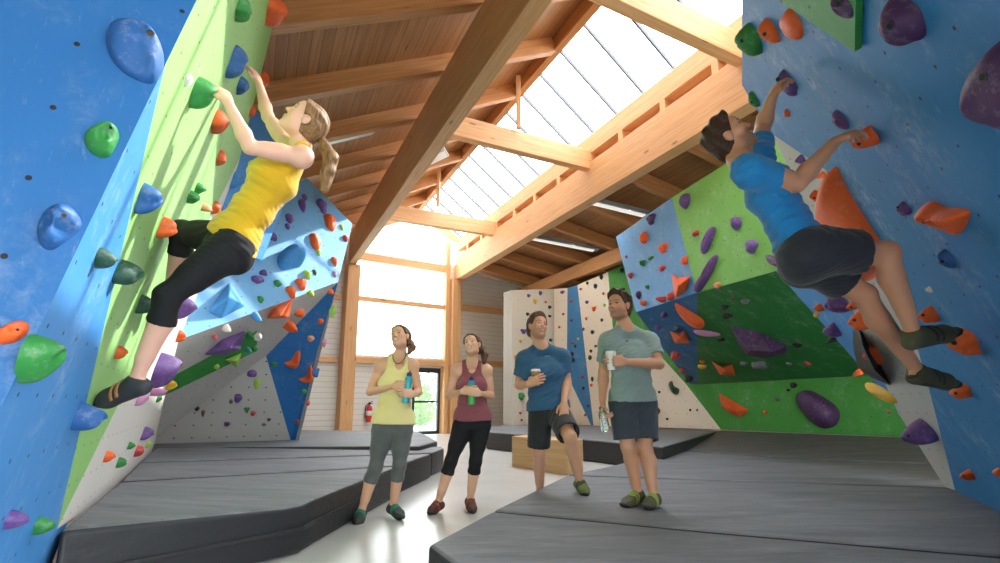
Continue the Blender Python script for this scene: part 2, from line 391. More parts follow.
# outside
grass = NT('lawn'); grass.col(grass.mix(grass.noise(grass.oc(), 6, 6, .7), lin('#8fae62'), lin('#4f7a36'))); grass.rough(.9)
bm = bmesh.new(); prism(bm, [V((-60, 14, -.35)), V((60, 14, -.35)), V((60, 80, -.35)), V((-60, 80, -.35))], V((0, 0, .2)))
lw = obj('lawn', bm, grass.m); structure(lw, 'green lawn outside the glass door', 'lawn')
leafm = plain('shrub_leaf', '#6f9a4d', .7)
def shrub(p, r, h, lab):
    t = thing('shrub', lab, 'shrub'); t.location = p
    bm = bmesh.new(); rs = random.Random(3)
    for i in range(900):
        a = rs.random() * 6.28; e = rs.random() ** .5; z = rs.random(); rr = r * e * (1 - abs(z - .45) * .9)
        c = V((math.cos(a) * rr, math.sin(a) * rr, z * h + .2)); q = V((rs.uniform(-1, 1), rs.uniform(-1, 1), rs.uniform(-1, 1))).normalized(); w = q.cross(V((.2, .5, .8))).normalized()
        sz = .11; n_ = q.cross(w) * .012
        prism(bm, [c - q * sz, c + w * sz * .45, c + q * sz, c - w * sz * .45], n_)
    obj('foliage', bm, leafm, t)
    bm = bmesh.new(); tube(bm, [(0, 0, -.2), (.04, 0, h * .3), (-.05, .03, h * .7)], [.06, .05, .03]); obj('stem', bm, plain('bark', '#5d4734', .9), t)
q = ray(428, 420); q = CAM + q * (25 / q.y); shrub(V((q.x - .4, 25, -.15)), .8, 1.7, 'green shrub on the lawn outside the glass door')
q = ray(440, 420); q = CAM + q * (30 / q.y); shrub(V((q.x, 30, -.15)), 1.6, 3.4, 'taller green bush farther off behind the glass door')
# strip lights on the roof; right two get added fill lamps and diffuser glow
def strip(p, q, w, h, lab, col='#c9cbcb', watt=0):
    t = thing('strip_light', lab, 'ceiling light')
    beam('housing', p, q, w, h, plain('light_housing_' + col, col, .4), t, bev=.01)
    if watt:
        ld = bpy.data.lights.new('added_fill_light', 'AREA'); ld.shape = 'RECTANGLE'; ld.size = (V(q) - V(p)).length * .85; ld.size_y = w * .6; ld.energy = watt; ld.color = (1, .95, .87)  # area lamp added to brighten the far corner; the fitting itself is off
        lo = bpy.data.objects.new('added_fill_light', ld); lo.location = (V(p) + V(q)) / 2 - V((0, 0, .06)); lo.rotation_euler = (0, 0, math.atan2(q.y - p.y, q.x - p.x)); link(lo, t)
    d = (V(q) - V(p)) * .06
    o = V((0, 0, -.035)); beam('diffuser', V(p) + d + o, V(q) - d + o, w * .7, .03, lamp_on if watt else plain('light_diffuser_' + col, '#e9ebe8' if col == '#c9cbcb' else '#a5a5a0', .35), t, bev=.006)
lamp_on = plain('light_diffuser_added_glow', '#d8d8d2', .4); lamp_on.node_tree.nodes['Principled BSDF'].inputs['Emission Color'].default_value = (1, .95, .86, 1); lamp_on.node_tree.nodes['Principled BSDF'].inputs['Emission Strength'].default_value = .35  # glow added to the diffusers of fittings that are switched off
sL = ks[6] + .75 if len(ks) > 6 else 3
def onroofL(px, py, dz=.0):
    a = at(0, 0, zl(0) + dz); b = at(1, 0, zl(0) + dz); c = at(0, 1, zl(1) + dz); return onP(px, py, plane(a, b, c))
def onroofR(px, py, dz=.0):
    a = at(0, dR, zr(dR) + dz); b = at(1, dR, zr(dR) + dz); c = at(0, dR + 1, zr(dR + 1) + dz); return onP(px, py, plane(a, b, c))
strip(onroofL(324, 143, .05), onroofL(376, 131, .05), .2, .09, 'long pale strip light below the boards, left of the big laminated beam')
strip(onroofL(428, 161, .1), onroofL(447, 152, .1), .5, .09, 'small square white lamp between laminated beam and skylight')
strip(onroofR(578, 199, .05), onroofR(648, 216, .05), .22, .1, 'grey strip light on the right roof, nearer one', '#8d8f90', 26)
strip(onroofR(520, 236, .05), onroofR(598, 251, .05), .22, .1, 'grey strip light on the right roof, farther one', '#8d8f90', 34)
# ------------------------------------------------------------------ fire extinguisher on the wall
p = gpx(367, 416); p = V((p.x, p.y, 0)) + Gn * .14
fe = thing('fire_extinguisher', 'small red fire extinguisher hanging on the pale gable wall', 'fire extinguisher'); fe.location = p + V((0, 0, .42))
red = plain('extinguisher_red', '#c3282c', .35)
bm = bmesh.new(); lathe(bm, [(.02, 0), (.085, .01), (.095, .05), (.095, .40), (.07, .47), (.035, .5), (.035, .53)]); smooth(obj('cylinder', bm, red, fe), 40)
bm = bmesh.new(); lathe(bm, [(.03, .53), (.04, .54), (.04, .57), (.02, .6)], seg=12); tube(bm, [(0, 0, .58), (.1, 0, .62)], .012); tube(bm, [(0, 0, .56), (.1, 0, .55)], .012); obj('valve', bm, plain('black_plastic', '#1a1b1c', .5), fe)
bm = bmesh.new(); tube(bm, [(-.02, 0, .56), (-.1, 0, .5), (-.12, 0, .3), (-.11, 0, .12)], .014); obj('hose', bm, plain('black_plastic', '#1a1b1c'), fe)
bm = bmesh.new(); lathe(bm, [(.0965, .2), (.0965, .34)]); obj('label_band', bm, plain('band_white', '#e6e2da', .5), fe)
bm = bmesh.new(); prism(bm, [V((-.03, .1, .2)), V((.03, .1, .2)), V((.03, .1, .45)), V((-.03, .1, .45))], V((0, .06, 0))); obj('wall_bracket', bm, dark_metal, fe)
# ================================================================== CLIMBING STRUCTURES
MZ = .4                                   # left mats
RZ = .2                                   # near right mats
BZ = .38                                  # back right mats
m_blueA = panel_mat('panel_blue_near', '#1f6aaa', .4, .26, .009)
m_blueB = panel_mat('panel_blue', '#3c8fd6', .55, .21, .008)
m_green = panel_mat('panel_green', '#93cc74', .4, .2, .007)
m_white = panel_mat('panel_white', '#e6e3dc', .3, .2, .007)
m_sky = panel_mat('panel_sky', '#74b4e6', .6, .25, .009)
m_grey = panel_mat('panel_grey', '#c6c6c3', .5, .25, .009)
m_grey2 = panel_mat('panel_grey_dots', '#cfcfcb', .3, .25, .013)
m_navy = panel_mat('panel_dark_blue', '#1f6fb6', .4, .25, .009)
m_gstripe = panel_mat('panel_green_stripe', '#2f9a3c', .3, .25, .009)
m_cream = panel_mat('panel_cream', '#efe6d4', .25, .3, .009)
m_creamg = panel_mat('panel_cream_grey', '#dcd5c6', .25, .3, .009)
m_bstripe = panel_mat('panel_blue_stripe', '#3f86bd', .4, .3, .009)
m_gbright = panel_mat('panel_bright_green', '#3f9138', .4, .3, .009)
m_oblue = panel_mat('panel_overhang_blue', '#5b9fdc', .6, .3, .009)
m_ogreen = panel_mat('panel_overhang_green', '#77c25a', .6, .3, .009)
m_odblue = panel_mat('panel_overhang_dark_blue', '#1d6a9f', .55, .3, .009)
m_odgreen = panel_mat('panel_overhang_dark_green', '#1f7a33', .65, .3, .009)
m_eblue = panel_mat('panel_right_blue', '#2580c0', .8, .24, .0085, '#cfdde6')
m_ewhite = panel_mat('panel_right_white', '#d3d4d0', .3, .2, .0075)
m_egreen = panel_mat('panel_right_green', '#2c9440', .35, .24, .0085)
PL = {}
def panel(name, pix, pl, mat, parent, thick=.10, label=None):
    """one painted board: pixel outline laid on its plane, with real thickness behind"""
    pts = [p if isinstance(p, Vector) else onP(p[0], p[1], pl) for p in pix]
    o = solid(name, pts, -pl[1] * thick, mat, parent)
    if label: o['label'] = label
    return o
# ---- left wall
LW = thing('climbing_wall', 'tall overhanging blue, green and white bouldering wall on the left', 'climbing wall'); LW['kind'] = 'thing'
b1, b2 = atZ(57, 529, MZ), atZ(153, 448, MZ)
pB = plane(b1, b2, atY(205, 92, 2.7)); PL['B'] = pB
c1, c2 = onP(165, 65, pB), onP(0, 410, pB)
q = onP(0, 0, pB); print('B ext at (0,0):', q, 'crease', c1, c2)
pA = plane(c1, c2, atY(0, 0, 1.6)); PL['A'] = pA
c3 = onP(203, -6, pA); c4 = onP(290, -60, pB)
xA = [(-260, -200), (300, -180)]
lowA = (-200, 760)
c4_ = onP(225, -60, pB)
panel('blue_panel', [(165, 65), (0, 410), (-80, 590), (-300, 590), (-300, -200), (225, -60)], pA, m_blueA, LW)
dnB = (V((0, 0, 1)) - pB[1] * pB[1].z).normalized() * .34
panel('light_blue_panel', [(165, 65), (57, 529), b1 + (b2 - b1) * .05 - pB[1] * .001, b1 + (b2 - b1) * .05 - dnB, (-25, 650), (-80, 575), (0, 410)], pB, m_blueB, LW)
panel('green_panel', [(165, 65), c4_, (313, -110), (277, 10), (240, 158), (57, 529)], pB, m_green, LW)
dnB = (V((0, 0, 1)) - pB[1] * pB[1].z).normalized() * .34
panel('white_panel', [(240, 158), (187, 337), (153, 448), b2 - dnB, (57, 529)], pB, m_white, LW)
# ---- boulder in the middle left
BW = thing('climbing_boulder', 'angular free-standing boulder of pale blue, grey and dark blue panels beyond the left wall', 'climbing boulder')
rl, rr = atY(150, 351, 6.0), atY(338, 282, 8.5)
pSky = plane(rl, rr, atY(307, 178, 9.1)); PL['sky'] = pSky
r0 = onP(187, 337, pSky)
bl, bmid, br = atZ(150, 444, MZ), atZ(290.5, 440, MZ), atZ(299, 440, MZ)
vm = atY(266, 356, 8.7)
pG1 = plane(rr, onP(150, 350.5, pSky), vm); PL['grey'] = pG1
pG2 = plane(bl, bmid, vm); PL['grey2'] = pG2
pN = plane(rr, vm, bmid); PL['navy'] = pN
sky_pts = [(150, 350.5), (338, 282), (352.5, 224), (307, 178), (285, 186), (205, 225)]
panel('pale_blue_panel', sky_pts, pSky, m_sky, BW)
pX = plane(atY(230, 100, 5.6), atY(266, 118, 6.4), atY(280, 240, 7.4)); PL['shade'] = pX
panel('blue_return_panel', [(222, 92), (268, 119), (290, 190), (262, 260), (200, 240)], pX, m_blueB, BW)
def cut(px, py): return onP(px, py, pG1)
panel('grey_panel', [(150, 350.5), rr, (257, 331), (175, 375), (140, 389)], pG1, m_grey, BW)
panel('green_stripe_panel', [(140, 389), (175, 375), (257, 331), (257, 351), (172, 392), (140, 404)], pG1, m_gstripe, BW)
panel('grey_soffit_panel', [(140, 404), (172, 392), (257, 351), (257, 331), rr, vm, (160, 434), (140, 446)], pG1, m_grey, BW)
panel('grey_base_panel', [vm, bmid, (291, 441), (160, 443.5), (150, 444), (150, 441)], pG2, m_grey2, BW)
panel('dark_blue_panel', [rr, vm, bmid, br], pN, m_navy, BW)
bk = [onP(352.5, 224, pSky), rr, br]
pS = plane(bk[0] + V((.02, 0, 0)), bk[1], bk[2])
solid('side_panel', [bk[0], bk[1], br, br + V((-.6, .9, 0)), bk[0] + V((-.6, .9, 0))], V((-.06, 0, 0)), m_white, BW)
# ---- far right corner wall
CW = thing('climbing_wall', 'upright cream climbing wall with blue and green stripes in the far right corner', 'climbing wall'); CW['kind'] = 'thing'
wa, wb = atZ(554, 424, BZ), atZ(907, 437, BZ)
pC = plane(wa, wb, wa + V((0, 0, 1))); PL['cream'] = pC
wl_ = atZ(512, 425, BZ); pCl = plane(wl_, wa, wa + V((0, 0, 1))); PL['creamg'] = pCl
panel('grey_cream_panel', [(512, 425.5), (554, 424.5), (554, 289), (512, 290)], pCl, m_creamg, CW)
n2 = V((-1, .25, 0)).normalized()
solid('side_panel', [wl_, onP(512, 290, pCl), onP(512, 290, pCl) + V((-.25, .4, 0)), wl_ + V((-.25, .4, 0))], V((.05, .03, 0)), panel_mat('panel_return', '#a39d90', .2, .3, .006), CW)
panel('cream_panel', [(554, 424), (554, 289), (567.5, 288), (567, 350), (572, 385), (591, 425)], pC, m_cream, CW)
panel('blue_stripe_panel', [(567.5, 288), (577.4, 285), (593.5, 425.5), (591, 425), (572, 385), (567, 350)], pC, m_bstripe, CW)
panel('cream_panel', [(577.4, 285), (608, 272), (613, 330), (657, 352), (686, 384), (721, 429.5), (593.5, 425.5)], pC, m_cream, CW)
panel('green_panel', [(608, 272), (626, 264), (700, 250), (700, 380), (960, 365), (960, 439), (907, 437), (721, 429.5), (686, 384), (657, 352), (613, 330)], pC, m_gbright, CW)
# ---- overhang on the right
GW = thing('climbing_wall', 'large overhang of light and dark blue and green panels on the far right', 'climbing wall'); GW['kind'] = 'thing'
t1, gl_, gr_ = atY(616, 237, 12.0), atY(636, 312, 11.3), atY(776, 271, 7.4)
pU = plane(t1, gl_, gr_); PL['over'] = pU
panel('light_blue_panel', [t1, (672, 197.5), (697, 293.5), gl_], pU, m_oblue, GW)
panel('light_green_panel', [(672, 197.5), (782, 128), (850, 128), (850, 249), gr_, (697, 293.5)], pU, m_ogreen, GW)
lo = onP(690, 384, pC)
pLo = plane(gl_, gr_, lo); PL['under'] = pLo
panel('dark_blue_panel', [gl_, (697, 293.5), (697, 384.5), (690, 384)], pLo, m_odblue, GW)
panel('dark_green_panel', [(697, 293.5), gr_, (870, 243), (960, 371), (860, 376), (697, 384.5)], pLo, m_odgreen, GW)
# ---- near right wall
EW = thing('climbing_wall', 'tall overhanging blue wall with green corner and white edge on the near right', 'climbing wall'); EW['kind'] = 'thing'
e1, e2 = atZ(955, 490, RZ), atZ(1000, 512, RZ)
pE = plane(e1, e2, atY(865, 138, 2.75)); PL['E'] = pE
x772 = onP(772, 134, pE); ef = atZ(945, 487, RZ)
pF = plane(x772, e1, ef); PL['F'] = pF
panel('blue_panel', [(742, 0), (742, 85), (772, 134), (826, 170), (850, 215), (905, 305), (928, 385), (955, 490), (1000, 512), (1250, 640), (1500, 300), (1300, -250), (742, -250), (742, -60), (785, 0), (863, 48), (866, 0), (868, -80), (742, -60)][:13] + [(742, -250)], pE, m_eblue, EW, .22)
sp_ = [onP(*q, pE) + pE[1] * .035 for q in ((772, -12), (863, 47), (868, -120), (742, -120))]
solid('green_panel', sp_, -pE[1] * .03, m_egreen, EW)
panel('white_panel', [x772, (826, 170), (850, 215), (905, 305), (928, 385), e1, ef, (898, 413), (815, 225)], pF, m_ewhite, EW)
d2, d3 = onP(808, 215, pF), onP(899, 410, pF)
pD = plane(gr_, d2, d3); PL['D'] = pD
panel('blue_edge_panel', [gr_, d2, d3], pD, m_blueB, EW, .05)
for k_, v_ in PL.items(): print(k_, [round(x, 2) for x in v_[0]], 'n', [round(x, 2) for x in v_[1]])
# ================================================================== MATS
def mat_cloth():
    n = NT('crash_mat_vinyl'); o = n.oc()
    st = n.noise(n.mapping(o, (.5, 2.4, 1), (0, 0, .35)), 2.4, 8, .68, .5)
    ch = n.math('MULTIPLY', n.ramp(n.noise(n.mapping(o, (1, 4, 1), (0, 0, .3)), 3.2, 8, .7, .6), .55, .8), .30)
    b = n.mix(n.ramp(st, .3, .75), lin('#595c62'), lin('#7e8289'))
    n.col(n.mix(ch, b, lin('#b4bac2'))); n.rough(.62)
    n.bump(n.math('ADD', n.noise(n.mapping(o, (.4, 1.6, 1), (0, 0, .4)), 3.5, 4, .6), n.math('MULTIPLY', n.noise(o, 240, 2), .06)), .5, .03)
    return n.m
mat_m = mat_cloth()
mat_side = cloth_mat('crash_mat_side', '#25272b', .2, 60, .5, 0)
def mat(pts, lab, th=None, par=None, dn=None, bev=.035):
    """padded slab: top outline (world points) and side walls down to the floor, top and side covers apart"""
    t = thing('crash_mat', lab, 'crash mat', None)
    c = sum(pts, V((0, 0, 0))) / len(pts); t.location = V((c.x, c.y, 0))
    P = [p - t.location for p in pts]
    bm = bmesh.new(); a = [bm.verts.new(p) for p in P]; b = [bm.verts.new(V((p.x, p.y, .004))) for p in P]
    bm.faces.new(a); bm.faces.new(b[::-1])
    for i in range(len(P)):
        f = bm.faces.new((a[i], b[i], b[(i + 1) % len(P)], a[(i + 1) % len(P)])); f.material_index = 1
    bmesh.ops.recalc_face_normals(bm, faces=bm.faces[:])
    bmesh.ops.triangulate(bm, faces=[f for f in bm.faces if len(f.verts) > 4])
    o = obj('cover', bm, [mat_m, mat_side], t); bevel(o, bev, 4); smooth(o, 50)
    return t
def mz(z, *pp): return [atZ(x, y, z) for x, y in pp]
def shrink(pts, g=.012):
    c = sum(pts, V((0, 0, 0))) / len(pts); out = []
    for p in pts:
        d = V((p.x - c.x, p.y - c.y, 0)); out.append(p - d.normalized() * g)
    return out
la, lb = atZ(57, 529, MZ), atZ(118, 480, MZ)
ME = .33
def mzz(*pp): return [atZ(x, y, z) for x, y, z in pp]
M1 = mat(shrink(mzz((57, 530, MZ), (285, 508, ME), (304, 504.5, ME), (318, 498, ME), (398, 466, ME), (118, 482, MZ))), 'foreground black crash mat with rounded corner below the left wall')
M2 = mat(shrink(mzz((119, 480.6, MZ), (399, 465, ME), (432, 453.6, ME), (137, 463, MZ))), 'black crash mat second from the front along the left wall')
M3 = mat(shrink(mzz((138, 462, MZ), (433, 452.6, ME), (444.5, 448.5, ME), (441, 446.5, ME), (155, 447.5, MZ))), 'black crash mat third from the front beside the left wall foot')
M4 = mat(shrink(mz(MZ, (155, 446.8), (420, 446), (438, 441), (430, 436), (150, 439))), 'black crash mat under the grey boulder base')
M5 = mat(shrink(mz(MZ, (290, 438.6), (428, 435.6), (418, 431), (300, 430))), 'farthest left crash mat before the pale gable wall')
# webbing handle strips on front mat
fl = [atZ(57, 530, MZ), atZ(285, 508, ME), atZ(304, 504.5, ME), atZ(318, 498, ME), atZ(398, 466, ME)]; ccM = M1.location
bm = bmesh.new()
for fa_, fb_ in zip(fl, fl[1:]):
    o_ = V((fa_.y - fb_.y, fb_.x - fa_.x, 0)).normalized() * -.012
    q_ = [V((p.x, p.y, z)) for p, z in ((fa_, .155), (fb_, .155), (fb_, .185), (fa_, .185))]
    prism(bm, [p - ccM - o_ * .6 for p in q_], o_ * 1.5)
bmesh.ops.recalc_face_normals(bm, faces=bm.faces[:]); bevel(obj('side_flap', bm, mat_side, M1), .006)
hb = thing('mat_handle', 'black webbing handle on the front side of the foreground mat', 'handle')
bpy.data.objects.remove(hb)
pa, pb = atZ(426, 544.5, RZ), atZ(450, 563, RZ); dn_ = (pb - pa)
near = pa + dn_ * 5.2
N1 = mat(shrink([pa, atZ(490.5, 511, RZ), atZ(720, 533, RZ), atZ(1000, 557, RZ), V((4.4, 1.0, RZ)), V((near.x, near.y, RZ))]), 'nearest black crash mat filling the right foreground')
ee = e2 + (e2 - e1) * 1.0
N2 = mat(shrink([atZ(491, 510.2, RZ), atZ(565, 475.2, RZ), e1 + V((.1, .12, 0)), e2 + V((.25, -.05, 0)), ee + V((.25, -.05, 0)), atZ(1000, 556, RZ), atZ(720, 532.2, RZ)]), 'black crash mat under the feet of the two men')
N3 = mat(shrink([atZ(566, 474.4, RZ), atZ(600, 468, RZ), atZ(655, 455, RZ), atZ(667, 449.5, RZ), atZ(790, 458.6, RZ), atZ(935, 464, RZ), ef + V((.5, .15, 0)), e1 + V((.1, .12, 0))]), 'black crash mat behind the taller man, reaching the white wall edge')
N4 = mat([atZ(668, 449, RZ), atZ(720, 430.5, BZ), wb + V((-.1, -.1, 0)), wb + V((1.2, -1.6, -.05)), atZ(940, 463.6, RZ), atZ(790, 458, RZ)], 'sloping black crash mat at the foot of the bright green panel')
B1 = mat(shrink([atZ(486, 431.5, BZ), atZ(545, 436, BZ), atZ(600, 440.5, BZ), atZ(663, 447, BZ), atZ(719, 430.8, BZ), wa + V((.05, -.15, 0)), wl_ + V((0, -.15, 0)), atZ(487, 426, BZ)]), 'black crash mat behind the plywood box under the cream wall')
# ================================================================== PLYWOOD BOX
ply = wood_mat('plywood', '#d9b98a', '#c59a63', .8, rough=.55)
ba, bb_, bc = atZ(512, 466.5, 0), atZ(567, 475.5, 0), atZ(590.5, 470, 0)
hz = .60
bx = thing('plywood_box', 'pale plywood jump box standing behind the shorter man', 'box'); bx.location = bb_
A_, B_, C_ = ba - bb_, V((0, 0, 0)), bc - bb_
C_ = C_.normalized() * .55; D_ = A_ + C_
top_z = atY(567, 441, bb_.y).z; print('box height', top_z); hz = min(max(top_z, .4), .75)
up = V((0, 0, hz)); t_ = .025
def bd(name, pts, d):
    o = solid(name, pts, d, ply, bx); bevel(o, .004); return o
na = (B_ - A_).normalized(); nc = (C_ - B_).normalized()
ins = nc * t_; insa = -na * t_
bd('front_board', [A_, B_, B_ + up, A_ + up], ins); bd('back_board', [D_, C_, C_ + up, D_ + up], -ins)
bd('side_board', [B_ + ins, C_ - ins, C_ - ins + up, B_ + ins + up], insa); bd('side_board', [A_ + ins, D_ - ins, D_ - ins + up, A_ + ins + up], -insa)
bd('top_board', [A_ + up - V((0, 0, t_)) + ins - insa, B_ + up - V((0, 0, t_)) + ins + insa, C_ + up - V((0, 0, t_)) - ins + insa, D_ + up - V((0, 0, t_)) - ins - insa], V((0, 0, t_)))
bm = bmesh.new(); mid = (B_ + C_) * .5 + V((0, 0, hz * .62)) - insa * .1
e_ = (C_ - B_).normalized()
prism(bm, [mid + e_ * (math.cos(a) * .07) + V((0, 0, math.sin(a) * .022)) for a in [i * math.pi / 8 for i in range(16)]], na * .004)
obj('hand_hole', bm, plain('hole_black', '#15110d', .9), bx)
bm = bmesh.new()
for s_, w_ in ((.08, .1), (.92, .1), (.08, .5), (.92, .5)):
    c = A_ + (B_ - A_) * s_ + V((0, 0, w_)) - ins * .06; lathe(bm, [(.006, 0), (.006, .003)], c, -nc, 8)
obj('screws', bm, steel, bx).name = 'screw_heads'
# ================================================================== SOFT BODIES (implicit surfaces meshed on a rectilinear grid)
def npv(v): return np.array((v[0], v[1], v[2]), np.float32)
class Prim:
    """kind 'c' tapered capsule, 'e' ellipsoid, 't' tapered tube of elliptic section"""
    def __init__(s, kind, a, b=None, r=None, q=None, ax=None, k=.02, cut=None, neg=False, amp=0, R=None):
        s.kind, s.a, s.b, s.r, s.q, s.k, s.cut, s.neg, s.amp = kind, npv(a), None if b is None else npv(b), r, q, k, cut or [], neg, amp
        s.R = R
        if kind == 't':
            d = npv(b) - s.a; L = np.linalg.norm(d); d = d / max(L, 1e-6); x = npv(ax); x = x - d * x.dot(d); x = x / np.linalg.norm(x)
            s.d, s.L, s.x, s.y = d, L, x, np.cross(d, x)
    def box(s):
        if s.kind == 'e': m = max(s.r); return s.a - m, s.a + m
        if s.kind == 'c': m = max(s.r); return np.minimum(s.a, s.b) - m, np.maximum(s.a, s.b) + m
        m = max(s.r + s.q); return np.minimum(s.a, s.b) - m, np.maximum(s.a, s.b) + m
    def ev(s, X, Y, Z, inf=0.0):
        px, py, pz = X - s.a[0], Y - s.a[1], Z - s.a[2]
        if s.kind == 'c':
            d = s.b - s.a; L2 = max(float(d.dot(d)), 1e-9)
            t = np.clip((px * d[0] + py * d[1] + pz * d[2]) / L2, 0, 1)
            r = s.r[0] + (s.r[1] - s.r[0]) * t
            o = np.sqrt((px - t * d[0]) ** 2 + (py - t * d[1]) ** 2 + (pz - t * d[2]) ** 2) - r
        elif s.kind == 'e':
            R = s.R if s.R is not None else np.eye(3, dtype=np.float32)
            q = [(px * R[i][0] + py * R[i][1] + pz * R[i][2]) for i in range(3)]
            k0 = np.sqrt(sum((q[i] / s.r[i]) ** 2 for i in range(3))); k1 = np.sqrt(sum((q[i] / s.r[i] ** 2) ** 2 for i in range(3))) + 1e-6
            o = k0 * (k0 - 1) / k1
        else:
            h = px * s.d[0] + py * s.d[1] + pz * s.d[2]; t = np.clip(h / max(s.L, 1e-6), 0, 1)
            u = px * s.x[0] + py * s.x[1] + pz * s.x[2]; v = px * s.y[0] + py * s.y[1] + pz * s.y[2]
            w = s.r[0] + (s.r[1] - s.r[0]) * t; z = s.q[0] + (s.q[1] - s.q[0]) * t; e = h - t * s.L
            kk = np.sqrt((u / w) ** 2 + (v / z) ** 2 + (e / (np.minimum(w, z) * .6)) ** 2)
            o = (kk - 1) * np.minimum(w, z)
        o = o - inf
        for p, n in s.cut:
            o = np.maximum(o, (X - p[0]) * n[0] + (Y - p[1]) * n[1] + (Z - p[2]) * n[2])
        return o
def axis_coords(lo, hi, h, fine):
    out = [lo]
    while out[-1] < hi:
        x = out[-1]; st = h
        for a, b, f in fine:
            if a - h <= x <= b: st = min(st, f)
        out.append(x + st)
    return np.array(out, np.float32)
def mesh_sdf(name, prims, h=.007, fine=(), inf=0.0, disp=None, post=None):
    """prims smooth-joined in order; fine = [(centre, radius, step)] regions meshed more finely"""
    m = .03 + max(inf, 0)
    pos = [p for p in prims if not p.neg]
    lo = np.min([p.box()[0] for p in pos], 0) - m; hi = np.max([p.box()[1] for p in pos], 0) + m
    ax = [axis_coords(lo[i], hi[i], h, [(c[i] - r, c[i] + r, f) for c, r, f in fine]) for i in range(3)]
    D = np.full([len(a) for a in ax], .08, np.float32)
    for p in prims:
        l, u = p.box(); mm = .05 + max(inf, 0) + p.k
        sl = []
        for i in range(3):
            i0 = max(np.searchsorted(ax[i], l[i] - mm) - 1, 0); i1 = min(np.searchsorted(ax[i], u[i] + mm) + 1, len(ax[i])); sl.append(slice(i0, i1))
        X, Y, Z = ax[0][sl[0]][:, None, None], ax[1][sl[1]][None, :, None], ax[2][sl[2]][None, None, :]
        v = p.ev(X, Y, Z, 0 if p.neg else inf); cur = D[tuple(sl)]
        k = p.k
        if p.neg:
            v = -v; hh = np.clip(k - np.abs(cur - v), 0, None) / k; D[tuple(sl)] = np.maximum(cur, v) + hh * hh * k * .25
        else:
            hh = np.clip(k - np.abs(cur - v), 0, None) / k; D[tuple(sl)] = np.minimum(cur, v) - hh * hh * k * .25
    if disp is not None:
        D += disp(ax[0][:, None, None], ax[1][None, :, None], ax[2][None, None, :]).astype(np.float32)
    if post is not None: D = post(D, ax[0][:, None, None], ax[1][None, :, None], ax[2][None, None, :])
    return nets(name, D, ax)
def nets(name, D, ax):
    S = D < 0
    n = D.shape; c = np.zeros([x - 1 for x in n], np.int8)
    for i in (0, 1):
        for j in (0, 1):
            for k in (0, 1): c += S[i:n[0] - 1 + i, j:n[1] - 1 + j, k:n[2] - 1 + k]
    I = np.argwhere((c > 0) & (c < 8)); idx = -np.ones(c.shape, np.int32); idx[tuple(I.T)] = np.arange(len(I))
    acc = np.zeros((len(I), 3)); cnt = np.zeros(len(I))
    cs = [(i, j, k) for i in (0, 1) for j in (0, 1) for k in (0, 1)]
    for a in range(8):
        for b in range(a + 1, 8):
            A, B = cs[a], cs[b]
            if sum(abs(x - y) for x, y in zip(A, B)) != 1: continue
            ia, ib = I + A, I + B
            da, db = D[tuple(ia.T)], D[tuple(ib.T)]; mk = (da < 0) != (db < 0)
            t = np.where(mk, da / np.where(mk, da - db, 1), 0)
            for e in range(3):
                xa, xb = ax[e][ia[:, e]], ax[e][ib[:, e]]; acc[:, e] += np.where(mk, xa + (xb - xa) * t, 0)
            cnt += mk
    P = acc / np.maximum(cnt, 1)[:, None]
    Q = []
    for e in range(3):
        s0 = [slice(None)] * 3; s1 = [slice(None)] * 3; s0[e] = slice(0, -1); s1[e] = slice(1, None)
        A, B = S[tuple(s0)], S[tuple(s1)]; E = np.argwhere(A != B)
        u, v = (e + 1) % 3, (e + 2) % 3
        E = E[(E[:, u] > 0) & (E[:, v] > 0) & (E[:, u] < n[u] - 1) & (E[:, v] < n[v] - 1)]
        fl = A[tuple(E.T)]
        o = []
        for du, dv in ((0, 0), (-1, 0), (-1, -1), (0, -1)):
            g = E.copy(); g[:, u] += du; g[:, v] += dv; o.append(idx[tuple(g.T)])
        q = np.stack(o, 1); q[~fl] = q[~fl][:, ::-1]; Q.append(q)
    Q = np.concatenate(Q); Q = Q[(Q >= 0).all(1)]
    me = bpy.data.meshes.new(name); me.vertices.add(len(P)); me.vertices.foreach_set('co', P.astype(np.float32).ravel())
    me.loops.add(len(Q) * 4); me.loops.foreach_set('vertex_index', Q.ravel().astype(np.int32))
    me.polygons.add(len(Q)); me.polygons.foreach_set('loop_start', np.arange(0, len(Q) * 4, 4, dtype=np.int32))
    try: me.polygons.foreach_set('loop_total', np.full(len(Q), 4, dtype=np.int32))
    except Exception: pass
    me.polygons.foreach_set('use_smooth', np.ones(len(Q), bool)); me.update(calc_edges=True); me.validate()
    return me
def cap(a, b, ra, rb, **k): return Prim('c', a, b, (ra, rb), **k)
def ell(c, r, R=None, **k): return Prim('e', c, None, tuple(r), R=R, **k)
def tub(a, b, ra, rb, ax, **k): return Prim('t', a, b, (ra[0], rb[0]), (ra[1], rb[1]), ax, **k)
def rows(*v): return np.array([list(npv(x)) for x in v], np.float32)
def folds(dirv, f, amp, seed=0, warp=1.0):
    d = npv(dirv); d = d / np.linalg.norm(d); e = np.cross(d, (.3, .8, .52)); e = e / np.linalg.norm(e)
    def g(X, Y, Z):
        u = X * d[0] + Y * d[1] + Z * d[2]; w = X * e[0] + Y * e[1] + Z * e[2]
        return amp * np.sin(f * u + warp * 2.2 * np.sin(w * 11 + seed) + 1.3 * np.sin(w * 23 + u * 9 + seed * 2)) * (.55 + .45 * np.sin(w * 7 + seed * 3 + u * 5))
    return g

